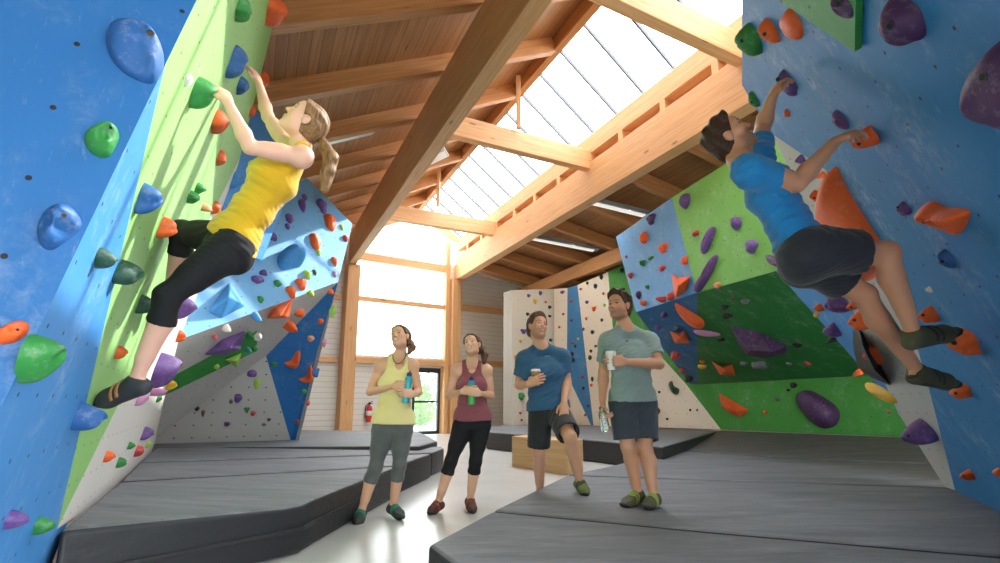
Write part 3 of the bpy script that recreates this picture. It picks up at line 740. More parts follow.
def folds2(dirv, amp, seed=0):
    """cloth creases: narrow ridges running across dirv, broken up along their length"""
    d = npv(dirv); d = d / np.linalg.norm(d); e = np.cross(d, (.3, .8, .52)); e = e / np.linalg.norm(e); c = np.cross(d, e)
    def g(X, Y, Z):
        u = X * d[0] + Y * d[1] + Z * d[2]; w = X * e[0] + Y * e[1] + Z * e[2]; v = X * c[0] + Y * c[1] + Z * c[2]
        a = np.sin(62 * u + 3.1 * np.sin(w * 9 + seed) + 2.3 * np.sin(v * 10 + seed * 1.7)); b = np.sin(105 * u - 31 * w + 2.5 * np.sin(v * 13 + seed * 3))
        k = .5 + .5 * np.sin(w * 11 + v * 8 + seed * 2.1 + u * 6); k2 = .5 + .5 * np.sin(w * 15 - v * 11 + seed * 5)
        return amp * ((1 - 2 * np.abs(a)) * k + .6 * (1 - 2 * np.abs(b)) * k2)
    return g
# ================================================================== PEOPLE
def skin_mat(name, c, sss=.08):
    n = NT(name); a = n.n('ShaderNodeVertexColor'); a.layer_name = 'tone'
    k = n.noise(n.oc(), 14, 4, .6); n.col(n.mix(n.math('MULTIPLY', k, .13), a.outputs[0], (.42, .13, .07, 1)))
    n.rough(.48); n.b.inputs['Subsurface Weight'].default_value = sss; n.b.inputs['Subsurface Radius'].default_value = (.012, .005, .003)
    n.bump(n.noise(n.oc(), 160, 3), .06, .002); return n.m
skinm = skin_mat('skin', '#d9a384')
eyew = plain('eye_white', '#ece8e2', .25); eyei = plain('eye_iris', '#3b2a1e', .2)
def hair_mat(name, c, c2):
    n = NT(name); o = n.oc(); k = n.noise(n.mapping(o, (60, 60, 9), (.5, .2, 0)), 1.6, 4, .6, .4)
    n.col(n.mix(n.ramp(k, .3, .7), lin(c), lin(c2))); n.rough(.5); n.b.inputs['Specular IOR Level'].default_value = .35; n.bump(k, .6, .012); return n.m
hair_brown = hair_mat('hair_brown', '#3a2618', '#6d4a30'); hair_light = hair_mat('hair_light_brown', '#5a3d25', '#a37c50')
hair_mid = hair_mat('hair_mid_brown', '#4a3222', '#85613f'); hair_dark = hair_mat('hair_dark', '#2a1d15', '#54392a')
def nrm(v): return V(v).normalized()
def lerp(a, b, t): return V(a) + (V(b) - V(a)) * t
def hand_prims(W, f, n, side, s=1.0, curl=(.5, .5, .5, .5), thumb=(.5, .6), spread=.06):
    """W wrist, f finger direction, n palm normal (palm faces n), side = direction of the thumb; returns prims and the palm centre"""
    f = nrm(f); n = nrm(V(n) - f * V(n).dot(f)); t = f.cross(n)
    if t.dot(V(side)) < 0: t = -t
    P = []; s *= 1.0
    L = .092 * s; kn = []
    c0 = W + f * (L * .5)
    for i, o in enumerate((.030, .010, -.010, -.029)):
        base = W + f * .012 * s + t * o * .55 * s; k = W + f * (L - (.0, -.004, .001, .010)[i] * s) + t * o * s
        P.append(cap(base, k, .0145 * s, .0105 * s, k=.012)); kn.append(k)
    P.append(ell(c0 - n * .002, (.052 * s, .038 * s, .014 * s), rows(f, t, n), k=.014))
    ln = ((.040, .024, .019), (.045, .027, .020), (.042, .025, .019), (.032, .019, .017))
    tips = []
    for i, k in enumerate(kn):
        p = V(k); a = 0.0; sp = t * (1.5 - i) * spread
        for j in range(3):
            a += curl[i] * (1.0, 1.15, .75)[j]
            d = nrm(f * math.cos(a) + n * math.sin(a) + sp * (1 if j == 0 else .4)); q = p + d * ln[i][j] * s
            P.append(cap(p, q, (.0098, .0088, .0080)[j] * s, (.0088, .0080, .0070)[j] * s, k=.005)); p = q
        tips.append(p)
    p = W + f * .022 * s + t * .024 * s; d = nrm(t * .75 + f * .75 + n * .35)
    P.append(cap(W + f * .018 * s, p + d * .026 * s, .016 * s, .0125 * s, k=.012)); p = p + d * .026 * s
    d2 = nrm(t * (.55 - thumb[0] * .8) + f * .85 + n * thumb[0]); q = p + d2 * .033 * s; P.append(cap(p, q, .0115 * s, .0098 * s, k=.006))
    d3 = nrm(t * (.2 - thumb[1] * .9) + f * .8 + n * thumb[1]); P.append(cap(q, q + d3 * .026 * s, .0098 * s, .0078 * s, k=.005))
    return P, c0
def head_prims(c, F_, U_, s=1.0, male=False, smile=True):
    F_ = nrm(F_); U_ = nrm(V(U_) - F_ * V(U_).dot(F_)); R_ = F_.cross(U_); M = rows(R_, F_, U_)
    w = lambda x, y, z: c + (R_ * x + F_ * y + U_ * z) * s
    e = lambda x, y, z, r, **k: ell(w(x, y, z), [q * s for q in r], M, **k)
    j = 1.1 if male else 1.0
    P = [e(0, -.014, .026, (.076, .094, .086)), e(0, .026, -.022, (.063, .064, .090), k=.03), e(0, .040, -.074, (.046 * j, .042, .036), k=.03),
         e(0, .074, -.098, (.019 * j, .017, .016), k=.022), e(0, .060, .050, (.055, .036, .04), k=.03)]
    for sx in (-1, 1):
        P.append(e(sx * .037, .062, -.020, (.024, .024, .024), k=.026)); P.append(e(sx * .048 * j, .012, -.066, (.016, .03, .026), k=.03))
        P.append(e(sx * .077, -.004, -.004, (.009, .021, .031), k=.006)); P.append(e(sx * .082, -.010, .006, (.007, .014, .02), k=.005))
        P.append(cap(w(sx * .014, .086, .028), w(sx * .044, .073, .028), .0095 * s * j, .009 * s, k=.014))
    P.append(cap(w(0, .086, .016), w(0, .108, -.020), .0085 * s, .0115 * s * j, k=.012))
    for sx in (-1, 1): P.append(e(sx * .012, .096, -.025, (.009, .011, .0075), k=.007))
    for sx in (-1, 1): P.append(e(sx * .031, .102, .008, (.018, .017, .0125), k=.012, neg=True))
    for sx in (-1, 1): P.append(cap(w(sx * .019, .0775, .0135), w(sx * .043, .073, .012), .005 * s, .005 * s, k=.004))
    up = .006 if smile else 0
    wd = .028 if smile else .022
    for sx in (-1, 1):
        P.append(cap(w(0, .0925, -.0525), w(sx * wd, .080, -.0525 + up), .0062 * s, .0035 * s, k=.005))
        P.append(cap(w(0, .090, -.067), w(sx * wd * .9, .079, -.058 + up), .0072 * s, .0035 * s, k=.005))
    return P, w, (R_, F_, U_)
def paint(me, skin, w, axes, c, s, hands=(), beard=0, brow='#4a3222', lips='#b0605a', teeth=True, smile=True):
    n = len(me.vertices); co = np.empty(n * 3, np.float32); me.vertices.foreach_get('co', co); co = co.reshape(-1, 3)
    col = np.tile(np.array(lin(skin), np.float32), (n, 1))
    R_, F_, U_ = [npv(a) for a in axes]; p = (co - npv(c)) / s
    x, y, z = p @ R_, p @ F_, p @ U_; ax = np.abs(x)
    inh = (np.abs(z) < .14) & (np.abs(y) < .14) & (ax < .1)
    def mixc(m, c_, a):
        m = np.clip(m, 0, 1)[:, None] * a * inh[:, None]; col[:] = col * (1 - m) + np.array(lin(c_), np.float32) * m
    g = lambda d, r: np.clip(1.5 - d / r, 0, 1)
    mixc(g(np.sqrt((ax - .042) ** 2 + (y - .07) ** 2 + (z + .022) ** 2), .02), '#d0705c', .35)
    mixc(g(np.sqrt((ax) ** 2 + (y - .112) ** 2 + (z + .02) ** 2), .012), '#cf7a66', .3)
    if beard:
        b = np.clip((-.026 - z) / .03, 0, 1) * np.clip((y + .015) / .05, 0, 1) * np.clip((z + .135) / .02, 0, 1); mixc(b, brow, beard)
    up = .006 if smile else 0
    zc = -.060 + up * (ax / .024) ** 2
    mixc((ax < .028) * (y > .065) * g(np.abs(z - zc), .0092), lips, .85)
    if teeth: mixc((ax < .021) * (y > .065) * g(np.abs(z - zc - .0005), .0036), '#f3efe8', .95)
    arc = .030 + .006 * np.sin(np.clip((ax - .012) / .038, 0, 1) * 3.1)
    mixc((ax > .011) * (ax < .052) * (y > .05) * g(np.abs(z - arc), .0034), brow, .85)
    mixc((ax > .017) * (ax < .046) * (y > .06) * g(np.abs(z - .0145), .0026), '#2a1a14', .7)
    a = me.color_attributes.new('tone', 'FLOAT_COLOR', 'POINT'); a.data.foreach_set('color', col.ravel())
def eyes(bmobj, w, axes, s, look):
    """eyeballs joined into the body mesh (white, iris)"""
    me = bmobj.data; bm = bmesh.new(); bm.from_mesh(me); R_, F_, U_ = axes
    L = bm.verts.layers.float_color.get('tone')
    for sx in (-1, 1):
        c = w(sx * .031, .0705, .0075); ld = nrm(look)
        r = bmesh.ops.create_uvsphere(bm, u_segments=16, v_segments=12, radius=.0138 * s)
        M = Matrix.Translation(c) @ ld.to_track_quat('Z', 'Y').to_matrix().to_4x4()
        for v in r['verts']:
            zz = v.co.z / (.0138 * s); v.co = M @ v.co
            if L: v[L] = (1, 1, 1, 1)
            for f in v.link_faces: f.smooth = True
            if zz > .80:
                for f in v.link_faces: f.material_index = 2
        for f in {f for v in r['verts'] for f in v.link_faces}:
            if f.material_index != 2: f.material_index = 1
    bm.to_mesh(me); bm.free(); me.materials.append(eyew); me.materials.append(eyei)
def limb_arm(S, E_, W_, m, male):
    k = 1.12 if male else .94
    mid = lerp(S, E_, .45); el = lerp(E_, W_, .28)
    return [cap(S, E_, .049 * k * m, .037 * k * m, k=.03), cap(mid, lerp(S, E_, .7), .046 * k * m, .04 * k * m, k=.03), cap(E_, el, .038 * k * m, .0405 * k * m, k=.02), cap(el, W_, .0395 * k * m, .0255 * k * m, k=.02)]
def limb_leg(Hp, K, A, back, m, male):
    k = 1.04 if male else 1.0
    cf = lerp(K, A, .3) + nrm(back) * .018 * m
    return [cap(Hp, K, .090 * k * m, .056 * k * m, k=.05), cap(lerp(Hp, K, .2), lerp(Hp, K, .6), .088 * k * m, .07 * k * m, k=.04), ell(K - nrm(back) * .012 * m, (.05 * m,) * 3, k=.02),
            cap(K, A, .050 * k * m, .034 * k * m, k=.03), cap(lerp(K, A, .1) + nrm(back) * .01 * m, cf, .046 * k * m, .052 * k * m, k=.03), cap(cf, lerp(K, A, .72), .052 * k * m, .037 * k * m, k=.03)]
def foot_prims(A, toe, m, g=0.0):
    d = toe - A; f = nrm(d); up = V((0, 0, 1)); up = nrm(up - f * up.dot(f)); sd_ = f.cross(up)
    heel = A - f * .03 * m - up * .045 * m
    ball = lerp(heel, toe, .68)
    return heel, ball, f, up, sd_
class Person:
    def __init__(s, name, label, J, F_, U_, male=False, m=1.0, hs=1.0, skin='#dba585', lat=None, hands=None, look=None, backdir=None, beard=0, brow='#4a3222', smile=True, group=None):
        s.J = J; s.male = male; s.m = m; s.hs = hs
        s.t = thing(name, label, 'person', group)
        s.base = (V(J['aL']) + V(J['aR'])) / 2 if 'root' not in J else V(J['root'])
        s.t.location = s.base
        s.lat = nrm(V(J['sR']) - V(J['sL'])) if lat is None else nrm(lat)
        s.latp = nrm(V(J['hR']) - V(J['hL']))
        s.F_, s.U_ = nrm(F_), nrm(U_)
        sc = (V(J['sL']) + V(J['sR'])) / 2; pc = (V(J['hL']) + V(J['hR'])) / 2; ax = nrm(sc - pc)
        s.sc, s.pc, s.ax = sc, pc, ax
        s.fw = nrm(ax.cross(-s.lat)) if backdir is None else -nrm(backdir)      # chest direction
        if s.fw.dot(nrm(s.F_ - ax * s.F_.dot(ax))) < 0: s.fw = -s.fw
        s.back = {}
        for q in 'LR':
            th, sh = nrm(V(J['k' + q]) - V(J['h' + q])), nrm(V(J['a' + q]) - V(J['k' + q]))
            b = th - sh * th.dot(sh); b2 = -(sh - th * sh.dot(th))
            s.back[q] = nrm(-(b) if b.length > .12 else -s.fw + sh * s.fw.dot(sh))
            if b.length > .12 and False: pass
        P = []
        P += s.torso(0)
        nb = V(J['nk'])
        c = V(J['hd'])
        hp, s.w, s.axes = head_prims(c, s.F_, s.U_, hs, male, smile)
        s.hp = hp
        P += [cap(nb - ax * .03, s.w(0, -.025, -.06), (.058 if male else .047) * m, (.056 if male else .046) * m, k=.03), cap(nb - ax * .01, s.w(0, -.02, -.03), .05 * m, .045 * m, k=.02)]
        for q in 'LR':
            P.append(cap(nb + ax * .015, V(J['s' + q]) + ax * .012, (.044 if male else .034) * m, .045 * m, k=.05))
            P += limb_arm(V(J['s' + q]), V(J['e' + q]), V(J['w' + q]), m, male)
            P += limb_leg(V(J['h' + q]), V(J['k' + q]), V(J['a' + q]), s.back[q], m, male)
            heel, ball, f, up, sd_ = foot_prims(V(J['a' + q]), V(J['t' + q]), m)
            P += [cap(V(J['a' + q]), heel, .034 * m, .026 * m, k=.02), cap(heel, ball - up * .006, .024 * m, .018 * m, k=.012), cap(ball - up * .008, lerp(ball, V(J['t' + q]), .4) - up * .006, .018 * m, .010 * m, k=.008), cap(V(J['a' + q]), lerp(V(J['a' + q]), ball, .5) - up * .006, .03 * m, .012 * m, k=.01)]
        fine = [(npv(c), .15 * hs, .0034)]
        P += hp
        for q in 'LR':
            h = dict(hands[q]); W = V(J['w' + q]); hps, hc = hand_prims(W, h.pop('f'), h.pop('n'), h.pop('side'), s=h.pop('s', 1.0) * (1.08 if male else .96) * m, **h)
            P += hps; fine.append((npv(hc), .12, .0036))
        s.P = P
        me = mesh_sdf('body', P, .0085, fine)
        paint(me, skin, s.w, s.axes, c, hs, beard=beard, brow=brow, smile=smile, teeth=smile)
        o = obj('body', me, skinm, None); eyes(o, s.w, s.axes, hs, s.F_ if look is None else look)
        s.add(o)
    def add(s, o):
        o.data.transform(Matrix.Translation(-s.base)); o.parent = s.t; return o
    def torso(s, g=0.0, low=True):
        J, m, ax, L = s.J, s.m, s.ax, s.lat
        wst = .134 if s.male else .117; hipw = .155 if s.male else .160
        p0 = s.pc; p1 = lerp(s.pc, s.sc, .36); p2 = lerp(s.pc, s.sc, .68); p3 = lerp(s.pc, s.sc, .93)
        if 'sp' in J: b = V(J['sp']); p1 = p1 + b; p2 = p2 + b * .7
        P = [tub(p0 - ax * .05 * m, p0 + ax * .06 * m, (hipw * m, .105 * m), ((hipw - .012) * m, .10 * m), s.latp, k=.05),
             tub(p0 + ax * .04 * m, p1, ((hipw - .012) * m, .10 * m), (wst * m, .088 * m), L, k=.06),
             tub(p1, p2, (wst * m, .088 * m), ((.16 if s.male else .132) * m, .108 * m), L, k=.06),
             tub(p2, p3, ((.165 if s.male else .134) * m, .108 * m), ((.155 if s.male else .125) * m, .075 * m), L, k=.06)]
        for q, sg in (('L', -1), ('R', 1)):
            P.append(ell(V(J['s' + q]) - ax * .01, (.056 * m * (1.1 if s.male else .92),) * 3, k=.05))
            P.append(ell(lerp(s.pc, V(J['h' + q]), .75) - s.fw * .055 * m - ax * .045 * m, (.085 * m,) * 3, k=.05))
            if s.male: P.append(ell(p2 + L * sg * .07 * m + s.fw * .065 * m + ax * .04 * m, (.07 * m, .045 * m, .055 * m), rows(L, s.fw, ax), k=.05))
            else: P.append(ell(p2 + L * sg * .064 * m + s.fw * .078 * m + ax * .005 * m, (.058 * m, .044 * m, .055 * m), rows(L, s.fw, ax), k=.045))
        return P
    def garment(s, name, prims, mat, inf=0, disp=None, h=.0075, label=None, post=None, parent=None):
        me = mesh_sdf(name, prims, h, inf=inf, disp=disp, post=post)
        o = obj(name, me, mat); s.add(o)
        if parent is not None: o.parent = parent
        if label: o['label'] = label
        return o
    def top(s, name, mat, hem, sleeve=None, inf=.014, scoop=.075, strap=0, amp=.004, label=None, fd=None, flare=.0):
        """shirt or tank top: hem = fraction below the pelvis centre (metres), sleeve = fraction of upper arm"""
        J, m, ax, L = s.J, s.m, s.ax, s.lat
        P = s.torso()
        hp = s.pc - ax * hem
        hipw = (.155 if s.male else .160) + flare
        P.append(tub(s.pc + ax * .1, hp - ax * .04, ((hipw - .01) * m, .105 * m), (hipw * m, (.112 + flare * .6) * m), s.latp, k=.04))
        nb = V(J['nk'])
        for q in 'LR':
            S, E_ = V(J['s' + q]), V(J['e' + q])
            if sleeve:
                e = lerp(S, E_, sleeve); d = nrm(E_ - S)
                P.append(cap(nb - ax * .005, S + ax * .010, .045 * m, .046 * m, k=.05))
                P.append(cap(S, lerp(S, E_, sleeve + .25), .058 * m, .060 * m, k=.05, cut=[(npv(e), npv(d))]))
            else:
                P.append(cap(nb + ax * .015, S + ax * .012, .034 * m, .045 * m, k=.05))
        P.append(tub(hp, hp - ax * .3, (.5, .5), (.5, .5), s.latp, neg=True, k=.006))
        cuts = P.pop()
        def post(D, X, Y, Z):
            D = np.maximum(D, -((X - hp[0]) * ax[0] + (Y - hp[1]) * ax[1] + (Z - hp[2]) * ax[2]))
            if strap:
                for q, sg in (('L', -1), ('R', 1)):
                    S = V(J['s' + q]); p0 = lerp(nb, S, .60); o = nrm((S - nb) - ax * (S - nb).dot(ax)); a0 = S - ax * .125 * m
                    up = (X - a0[0]) * ax[0] + (Y - a0[1]) * ax[1] + (Z - a0[2]) * ax[2]
                    lt = (X - p0[0]) * o[0] + (Y - p0[1]) * o[1] + (Z - p0[2]) * o[2] - .075 * np.clip(1 - up / .12, 0, 1.2) ** 2
                    D = np.maximum(D, np.minimum(lt, up))
            return D
        nk = nb + ax * .02 + s.fw * .055
        P.append(ell(nk, (.070 * m if not strap else .058 * m, (.075 if not strap else .085) * m, (scoop) * m), rows(L, s.fw, ax), neg=True, k=.008))
        P.append(cap(nb - ax * .02 - s.fw * .01, nb + ax * .25, .06 * m, .065 * m, neg=True, k=.008))
        if strap:
            for q, sg in (('L', -1), ('R', 1)):
                S = V(J['s' + q])
                pass
        if sleeve:
            for q in 'LR':
                S, E_ = V(J['s' + q]), V(J['e' + q]); P.append(cap(lerp(S, E_, sleeve - .12), lerp(S, E_, sleeve + .4), .056 * m, .056 * m, neg=True, k=.004))
        fo = folds2(fd or ax * .8 + L * .5, amp, 1.0 + m)
        def disp(X, Y, Z):
            q = np.sqrt((X - nb[0]) ** 2 + (Y - nb[1]) ** 2 + (Z - nb[2]) ** 2); return fo(X, Y, Z) * np.clip((q - .13) / .14, .04, 1)
        return s.garment(name, P, mat, inf, disp, post=post, label=label)
    def bottoms(s, name, mat, to, inf=.006, loose=0.0, amp=.003, wst=.10, label=None, kleg=.024, legcut=False):
        """leggings (to > 1: down the shin) or shorts (to < 1: down the thigh)"""
        J, m, ax = s.J, s.m, s.ax; P = []
        wp = s.pc + ax * wst * m
        P += [p for p in s.torso()[:2]] + s.torso()[5 - 0:6]
        tr = s.torso(); P = tr[:2] + [p for p in tr[4:] if p.kind == 'e' and np.linalg.norm(p.a - npv(s.pc)) < .2 * m + .06 and abs(p.r[0] - .085 * m) < 1e-5]
        for p in P: p.cut = p.cut + [(npv(wp), npv(ax))]
        neg = []
        for q in 'LR':
            Hp, K, A = V(J['h' + q]), V(J['k' + q]), V(J['a' + q]); b = s.back[q]
            if to < 1:
                e = lerp(Hp, K, to); d = nrm(K - Hp)
                P.append(cap(Hp + ax * .01, lerp(Hp, K, to + .3), .104 * m, (.088 + loose) * m, k=kleg, cut=[(npv(e), npv(d))] + ([(npv(wp), npv(ax))] if legcut else [])))
                neg.append(cap(lerp(Hp, K, to - .12), lerp(Hp, K, to + .5), (.082 + loose) * m, (.085 + loose) * m, neg=True, k=.004))
            else:
                L = limb_leg(Hp, K, A, b, m, s.male); d = nrm(A - K); e = lerp(K, A, to - 1)
                for p in L[3:]: p.cut = [(npv(e), npv(d))]
                P += L
        P += neg
        return s.garment(name, P, mat, inf, folds2(ax * .5 + s.lat * .7, amp, 2.0), label=label)
    def shoes(s, upper, sole, accent):
        J, m = s.J, s.m
        for q in 'LR':
            A, T_ = V(J['a' + q]), V(J['t' + q]); heel, ball, f, up, sd_ = foot_prims(A, T_, m)
            sk = [cap(A - up * .012, heel, .043 * m, .034 * m, k=.02), cap(heel, ball, .034 * m, .038 * m, k=.02), ell(ball, (.055 * m, .048 * m, .036 * m), rows(f, sd_, up), k=.02), cap(ball, T_ - f * .012, .034 * m, .019 * m, k=.02), cap(A + f * .005 - up * .015, ball + up * .006, .043 * m, .034 * m, k=.03)]
            top = A + up * .018
            def post(D, X, Y, Z, top=A + nrm(V(J['k' + q]) - A) * .022, n=nrm(V(J['k' + q]) - A)): return np.maximum(D, (X - top[0]) * n[0] + (Y - top[1]) * n[1] + (Z - top[2]) * n[2])
            shn = nrm(V(J['k' + q]) - A); top = A + shn * .022
            sk.append(cap(A + shn * .03, A + shn * .2, .036 * m, .04 * m, neg=True, k=.004))
            o = s.garment('shoe', sk, upper, .004, None, .006, post=post)
            lowp = heel - up * .017 * m
            so = [cap(heel, ball, .035 * m, .039 * m, k=.02), ell(ball, (.052 * m, .048 * m, .03 * m), rows(f, sd_, up), k=.02), cap(ball, T_ - f * .010, .036 * m, .021 * m, k=.02)]
            tp = lerp(heel, ball, .5) - up * .012 * m
            nn = nrm(up + f * .0)
            def post2(D, X, Y, Z, top=tp, n=nn, T_=T_, f=f): return np.maximum(D, (X - top[0]) * n[0] + (Y - top[1]) * n[1] + (Z - top[2]) * n[2] - .055 * np.clip(((X - T_[0]) * f[0] + (Y - T_[1]) * f[1] + (Z - T_[2]) * f[2] + .07) / .07, 0, 1))
            s.garment('sole', so, sole, .006, None, .006, post=post2, parent=o)
            for i, (u0, wd) in enumerate(((.30, .016), (.52, .014))):
                c = lerp(A - up * .006, ball, u0 + .12)
                st = [cap(c - up * .08 - f * .02, c + up * .10 + f * .03, wd * .9, wd * .9, k=.002)]
                M = Prim('t', c - f * wd * .5, c + f * wd * .5, (.047 * m, .045 * m), (.055 * m, .05 * m), sd_, k=.004)
                base = [Prim(p.kind, p.a, p.b, p.r, p.q, None, p.k, R=p.R) for p in sk[:5]]
                def post3(D, X, Y, Z, c=c, n=nrm(f + up * .35), wd=wd, lo=heel, up=up):
                    h = (X - c[0]) * n[0] + (Y - c[1]) * n[1] + (Z - c[2]) * n[2]
                    return np.maximum(np.maximum(D, np.abs(h) - wd * .6), -((X - lo[0]) * up[0] + (Y - lo[1]) * up[1] + (Z - lo[2]) * up[2] + .004))
                s.garment('strap', base, accent, .0085, None, .005, post=post3, parent=o)
    def hair(s, mat, pony=None, male_top=.0, long_=0):
        w, (R_, F_, U_), hs = s.w, s.axes, s.hs; M = rows(R_, F_, U_)
        g = .016 if not s.male else .012
        P = [Prim(p.kind, p.a, p.b, p.r, p.q, None, p.k, R=p.R) for p in s.hp[:2] + [s.hp[4]]] + [ell(w(0, -.04, -.02), [.070 * hs, .064 * hs, .08 * hs], M, k=.03)]
        if s.male: P.append(ell(w(.008, .040, .086 + male_top), [.058 * hs, .050 * hs, .030 * hs], M, k=.03)); P.append(ell(w(0, -.02, .06 + male_top), [.066 * hs, .08 * hs, .05 * hs], M, k=.03))
        # hairline: keep what lies above and behind the face plane
        p0 = w(0, .070, .080); n = nrm(F_ * .86 - U_ * .51)
        p1 = w(0, .014, -.02); n1 = nrm(F_ * 1.0 - U_ * .05)
        p2 = w(0, -.03, -.075 if not s.male else -.078); n2 = -U_
        f1 = folds(R_ * .9 + U_ * .3, 150, .0022, 3)
        f2 = folds(F_ * .7 + R_ * .5 + U_ * .2, 95, .0065, 1.7); f3 = folds(R_ * .8 - U_ * .4, 140, .004, 4.1)
        if s.male: f1 = lambda X, Y, Z: f2(X, Y, Z) + f3(X, Y, Z)
        def post(D, X, Y, Z):
            h = lambda p, nn: (X - p[0]) * nn[0] + (Y - p[1]) * nn[1] + (Z - p[2]) * nn[2]
            a = h(p0, n); b = h(p1, n1)
            d = np.maximum(D + f1(X, Y, Z), np.minimum(np.maximum(a, b - .055 * hs), np.maximum(b, a - .2)))
            d = np.maximum(d, a); d = np.maximum(d, h(p2, n2))
            ex = np.abs((X - w(0, 0, 0)[0]) * R_[0] + (Y - w(0, 0, 0)[1]) * R_[1] + (Z - w(0, 0, 0)[2]) * R_[2])
            e = np.sqrt((ex - .088 * hs) ** 2 + h(w(0, .0, -.006), F_) ** 2 + h(w(0, 0, -.006), U_) ** 2) - .032 * hs
            return np.maximum(d, -e)
        me = mesh_sdf('hair', P, .004, inf=g * hs, post=post); o = obj('hair', me, mat); s.add(o)
        if pony:
            pts = [V(p) for p in pony]; Q = []
            for i in range(len(pts) - 1):
                r = lambda t: .012 + .026 * math.sin(min(max(t, 0), 1) * 2.75) ** .8
                n_ = len(pts) - 1; Q.append(cap(pts[i], pts[i + 1], r(i / n_) * hs, r((i + 1) / n_) * hs, k=.02))
            d0 = nrm(pts[-1] - pts[0])
            for a in range(5):
                off = (d0.cross(V((math.cos(a * 1.3), math.sin(a * 1.3), .3)))) * .016
                Q.append(cap(pts[len(pts) // 2] + off * .6, pts[-1] + off * 1.2 + d0 * .015 * a / 4, .014 * hs, .003, k=.012))
            pe = obj('ponytail', mesh_sdf('ponytail', Q, .0045, disp=folds(nrm(d0.cross(V((.4, .7, .2)))), 190, .0028, 5)), mat); s.add(pe)
            c = pts[0]; bm = bmesh.new(); tube(bm, [lerp(pts[0], pts[1], .0), lerp(pts[0], pts[1], .35)], [.019 * hs, .019 * hs], 14); hb = obj('hair_band', bm, plain('band_dark', '#39322f', .7)); smooth(hb, 40); s.add(hb)
        return o
def chk(nm, J):
    g = lambda a, b: round((V(J[a]) - V(J[b])).length, 2)
    print(nm, {q: ('uarm', g('s' + q, 'e' + q), 'farm', g('e' + q, 'w' + q), 'thigh', g('h' + q, 'k' + q), 'shin', g('k' + q, 'a' + q), 'foot', g('a' + q, 't' + q)) for q in 'LR'}, 'sh', g('sL', 'sR'), 'hip', g('hL', 'hR'), 'torso', round(((V(J['sL']) + V(J['sR'])) / 2 - (V(J['hL']) + V(J['hR'])) / 2).length, 2), 'nk', g('nk', 'hd'))

def on_cloth(P_, child, px, py, outline, mat, name='chest_emblem'):
    """small printed emblem lying on a garment"""
    from mathutils.bvhtree import BVHTree
    o = [c for c in P_.t.children if c.name.split('.')[0] == child][0]; me = o.data
    bv = BVHTree.FromPolygons([v.co + P_.base for v in me.vertices], [p.vertices[:] for p in me.polygons])
    d = ray(px, py).normalized(); loc, n, i, dist = bv.ray_cast(CAM, d)
    if loc is None: return
    if n.dot(d) > 0: n = -n
    a = V((0, 0, 1)).cross(n).normalized(); b = n.cross(a); bm = bmesh.new()
    prism(bm, [loc + a * x + b * y + n * .004 for x, y in outline], -n * .006); bmesh.ops.recalc_face_normals(bm, faces=bm.faces[:])
    e = obj(name, bm, mat); P_.add(e)
def JJ(d): return {k: (atY(*v) if len(v) == 3 and not isinstance(v, Vector) else v) for k, v in d.items()}
c_yellow = cloth_mat('tank_yellow', '#e3b31a', .18, 120); c_black = cloth_mat('leggings_black', '#121317', .2, 160, .85, 0)
c_blue = cloth_mat('shirt_blue', '#1687c9', .2, 120); c_navy = cloth_mat('shorts_dark', '#252b35', .25, 120)
rub = plain('shoe_rubber', '#232426', .55); sh_dark = cloth_mat('shoe_charcoal', '#3a3c40', .3, 120, .7, 0); sh_olive = cloth_mat('shoe_olive', '#5a5a3e', .4, 120, .7, 0)
# ---- climbing woman on the left wall
hh1 = onP(205, 92, PL['B']); hh2 = onP(239, 62, PL['B']); fh = onP(88, 415, PL['B']); print('holds', hh1, hh2, fh)
J = JJ(dict(hd=(305, 122, 2.83), nk=(300, 150, 2.86), sL=(302, 157, 2.74), sR=(288, 147, 3.04), eL=(250, 147, 2.60), wL=(228, 103, 2.50), eR=(268, 117, 3.14), wR=(259, 84, 3.28),
            hL=(232, 247, 2.83), hR=(226, 240, 3.04), kL=(168, 296, 2.74), aL=(136, 381, 2.80), tL=(94, 404, 2.86), kR=(182, 231, 3.10), aR=(171, 297, 3.30), tR=(155, 318, 3.38)))
chk('W0', J)
W0 = Person('person', 'woman in yellow tank top and black leggings climbing the left wall, looking up', J, (-.64, -.44, .63), (.6, .1, .76), m=.99, hs=.98, skin='#e6b49e',
            hands=dict(L=dict(f=(-.50, .16, .86), n=(-.74, .55, -.4), side=(.2, -.6, .5), curl=(.34, .34, .36, .38), thumb=(.25, .3)), R=dict(f=(-.35, .1, .92), n=(-.92, .2, -.3), side=(0, -.9, .2), curl=(.42, .42, .42, .42), thumb=(.25, .3))))
W0.top('tank_top', c_yellow, -.01, None, .012, .10, strap=1, amp=.0045, fd=(.25, .3, .9))
W0.bottoms('leggings', c_black, 1.30, .006, amp=.002, wst=.05)
W0.shoes(sh_dark, rub, plain('strap_grey', '#b07a48', .6))
W0.hair(hair_light, [W0.w(0, -.105, .015), atY(325, 147, 2.84), atY(331, 158, 2.83), atY(328, 172, 2.83), atY(325, 188, 2.83)])
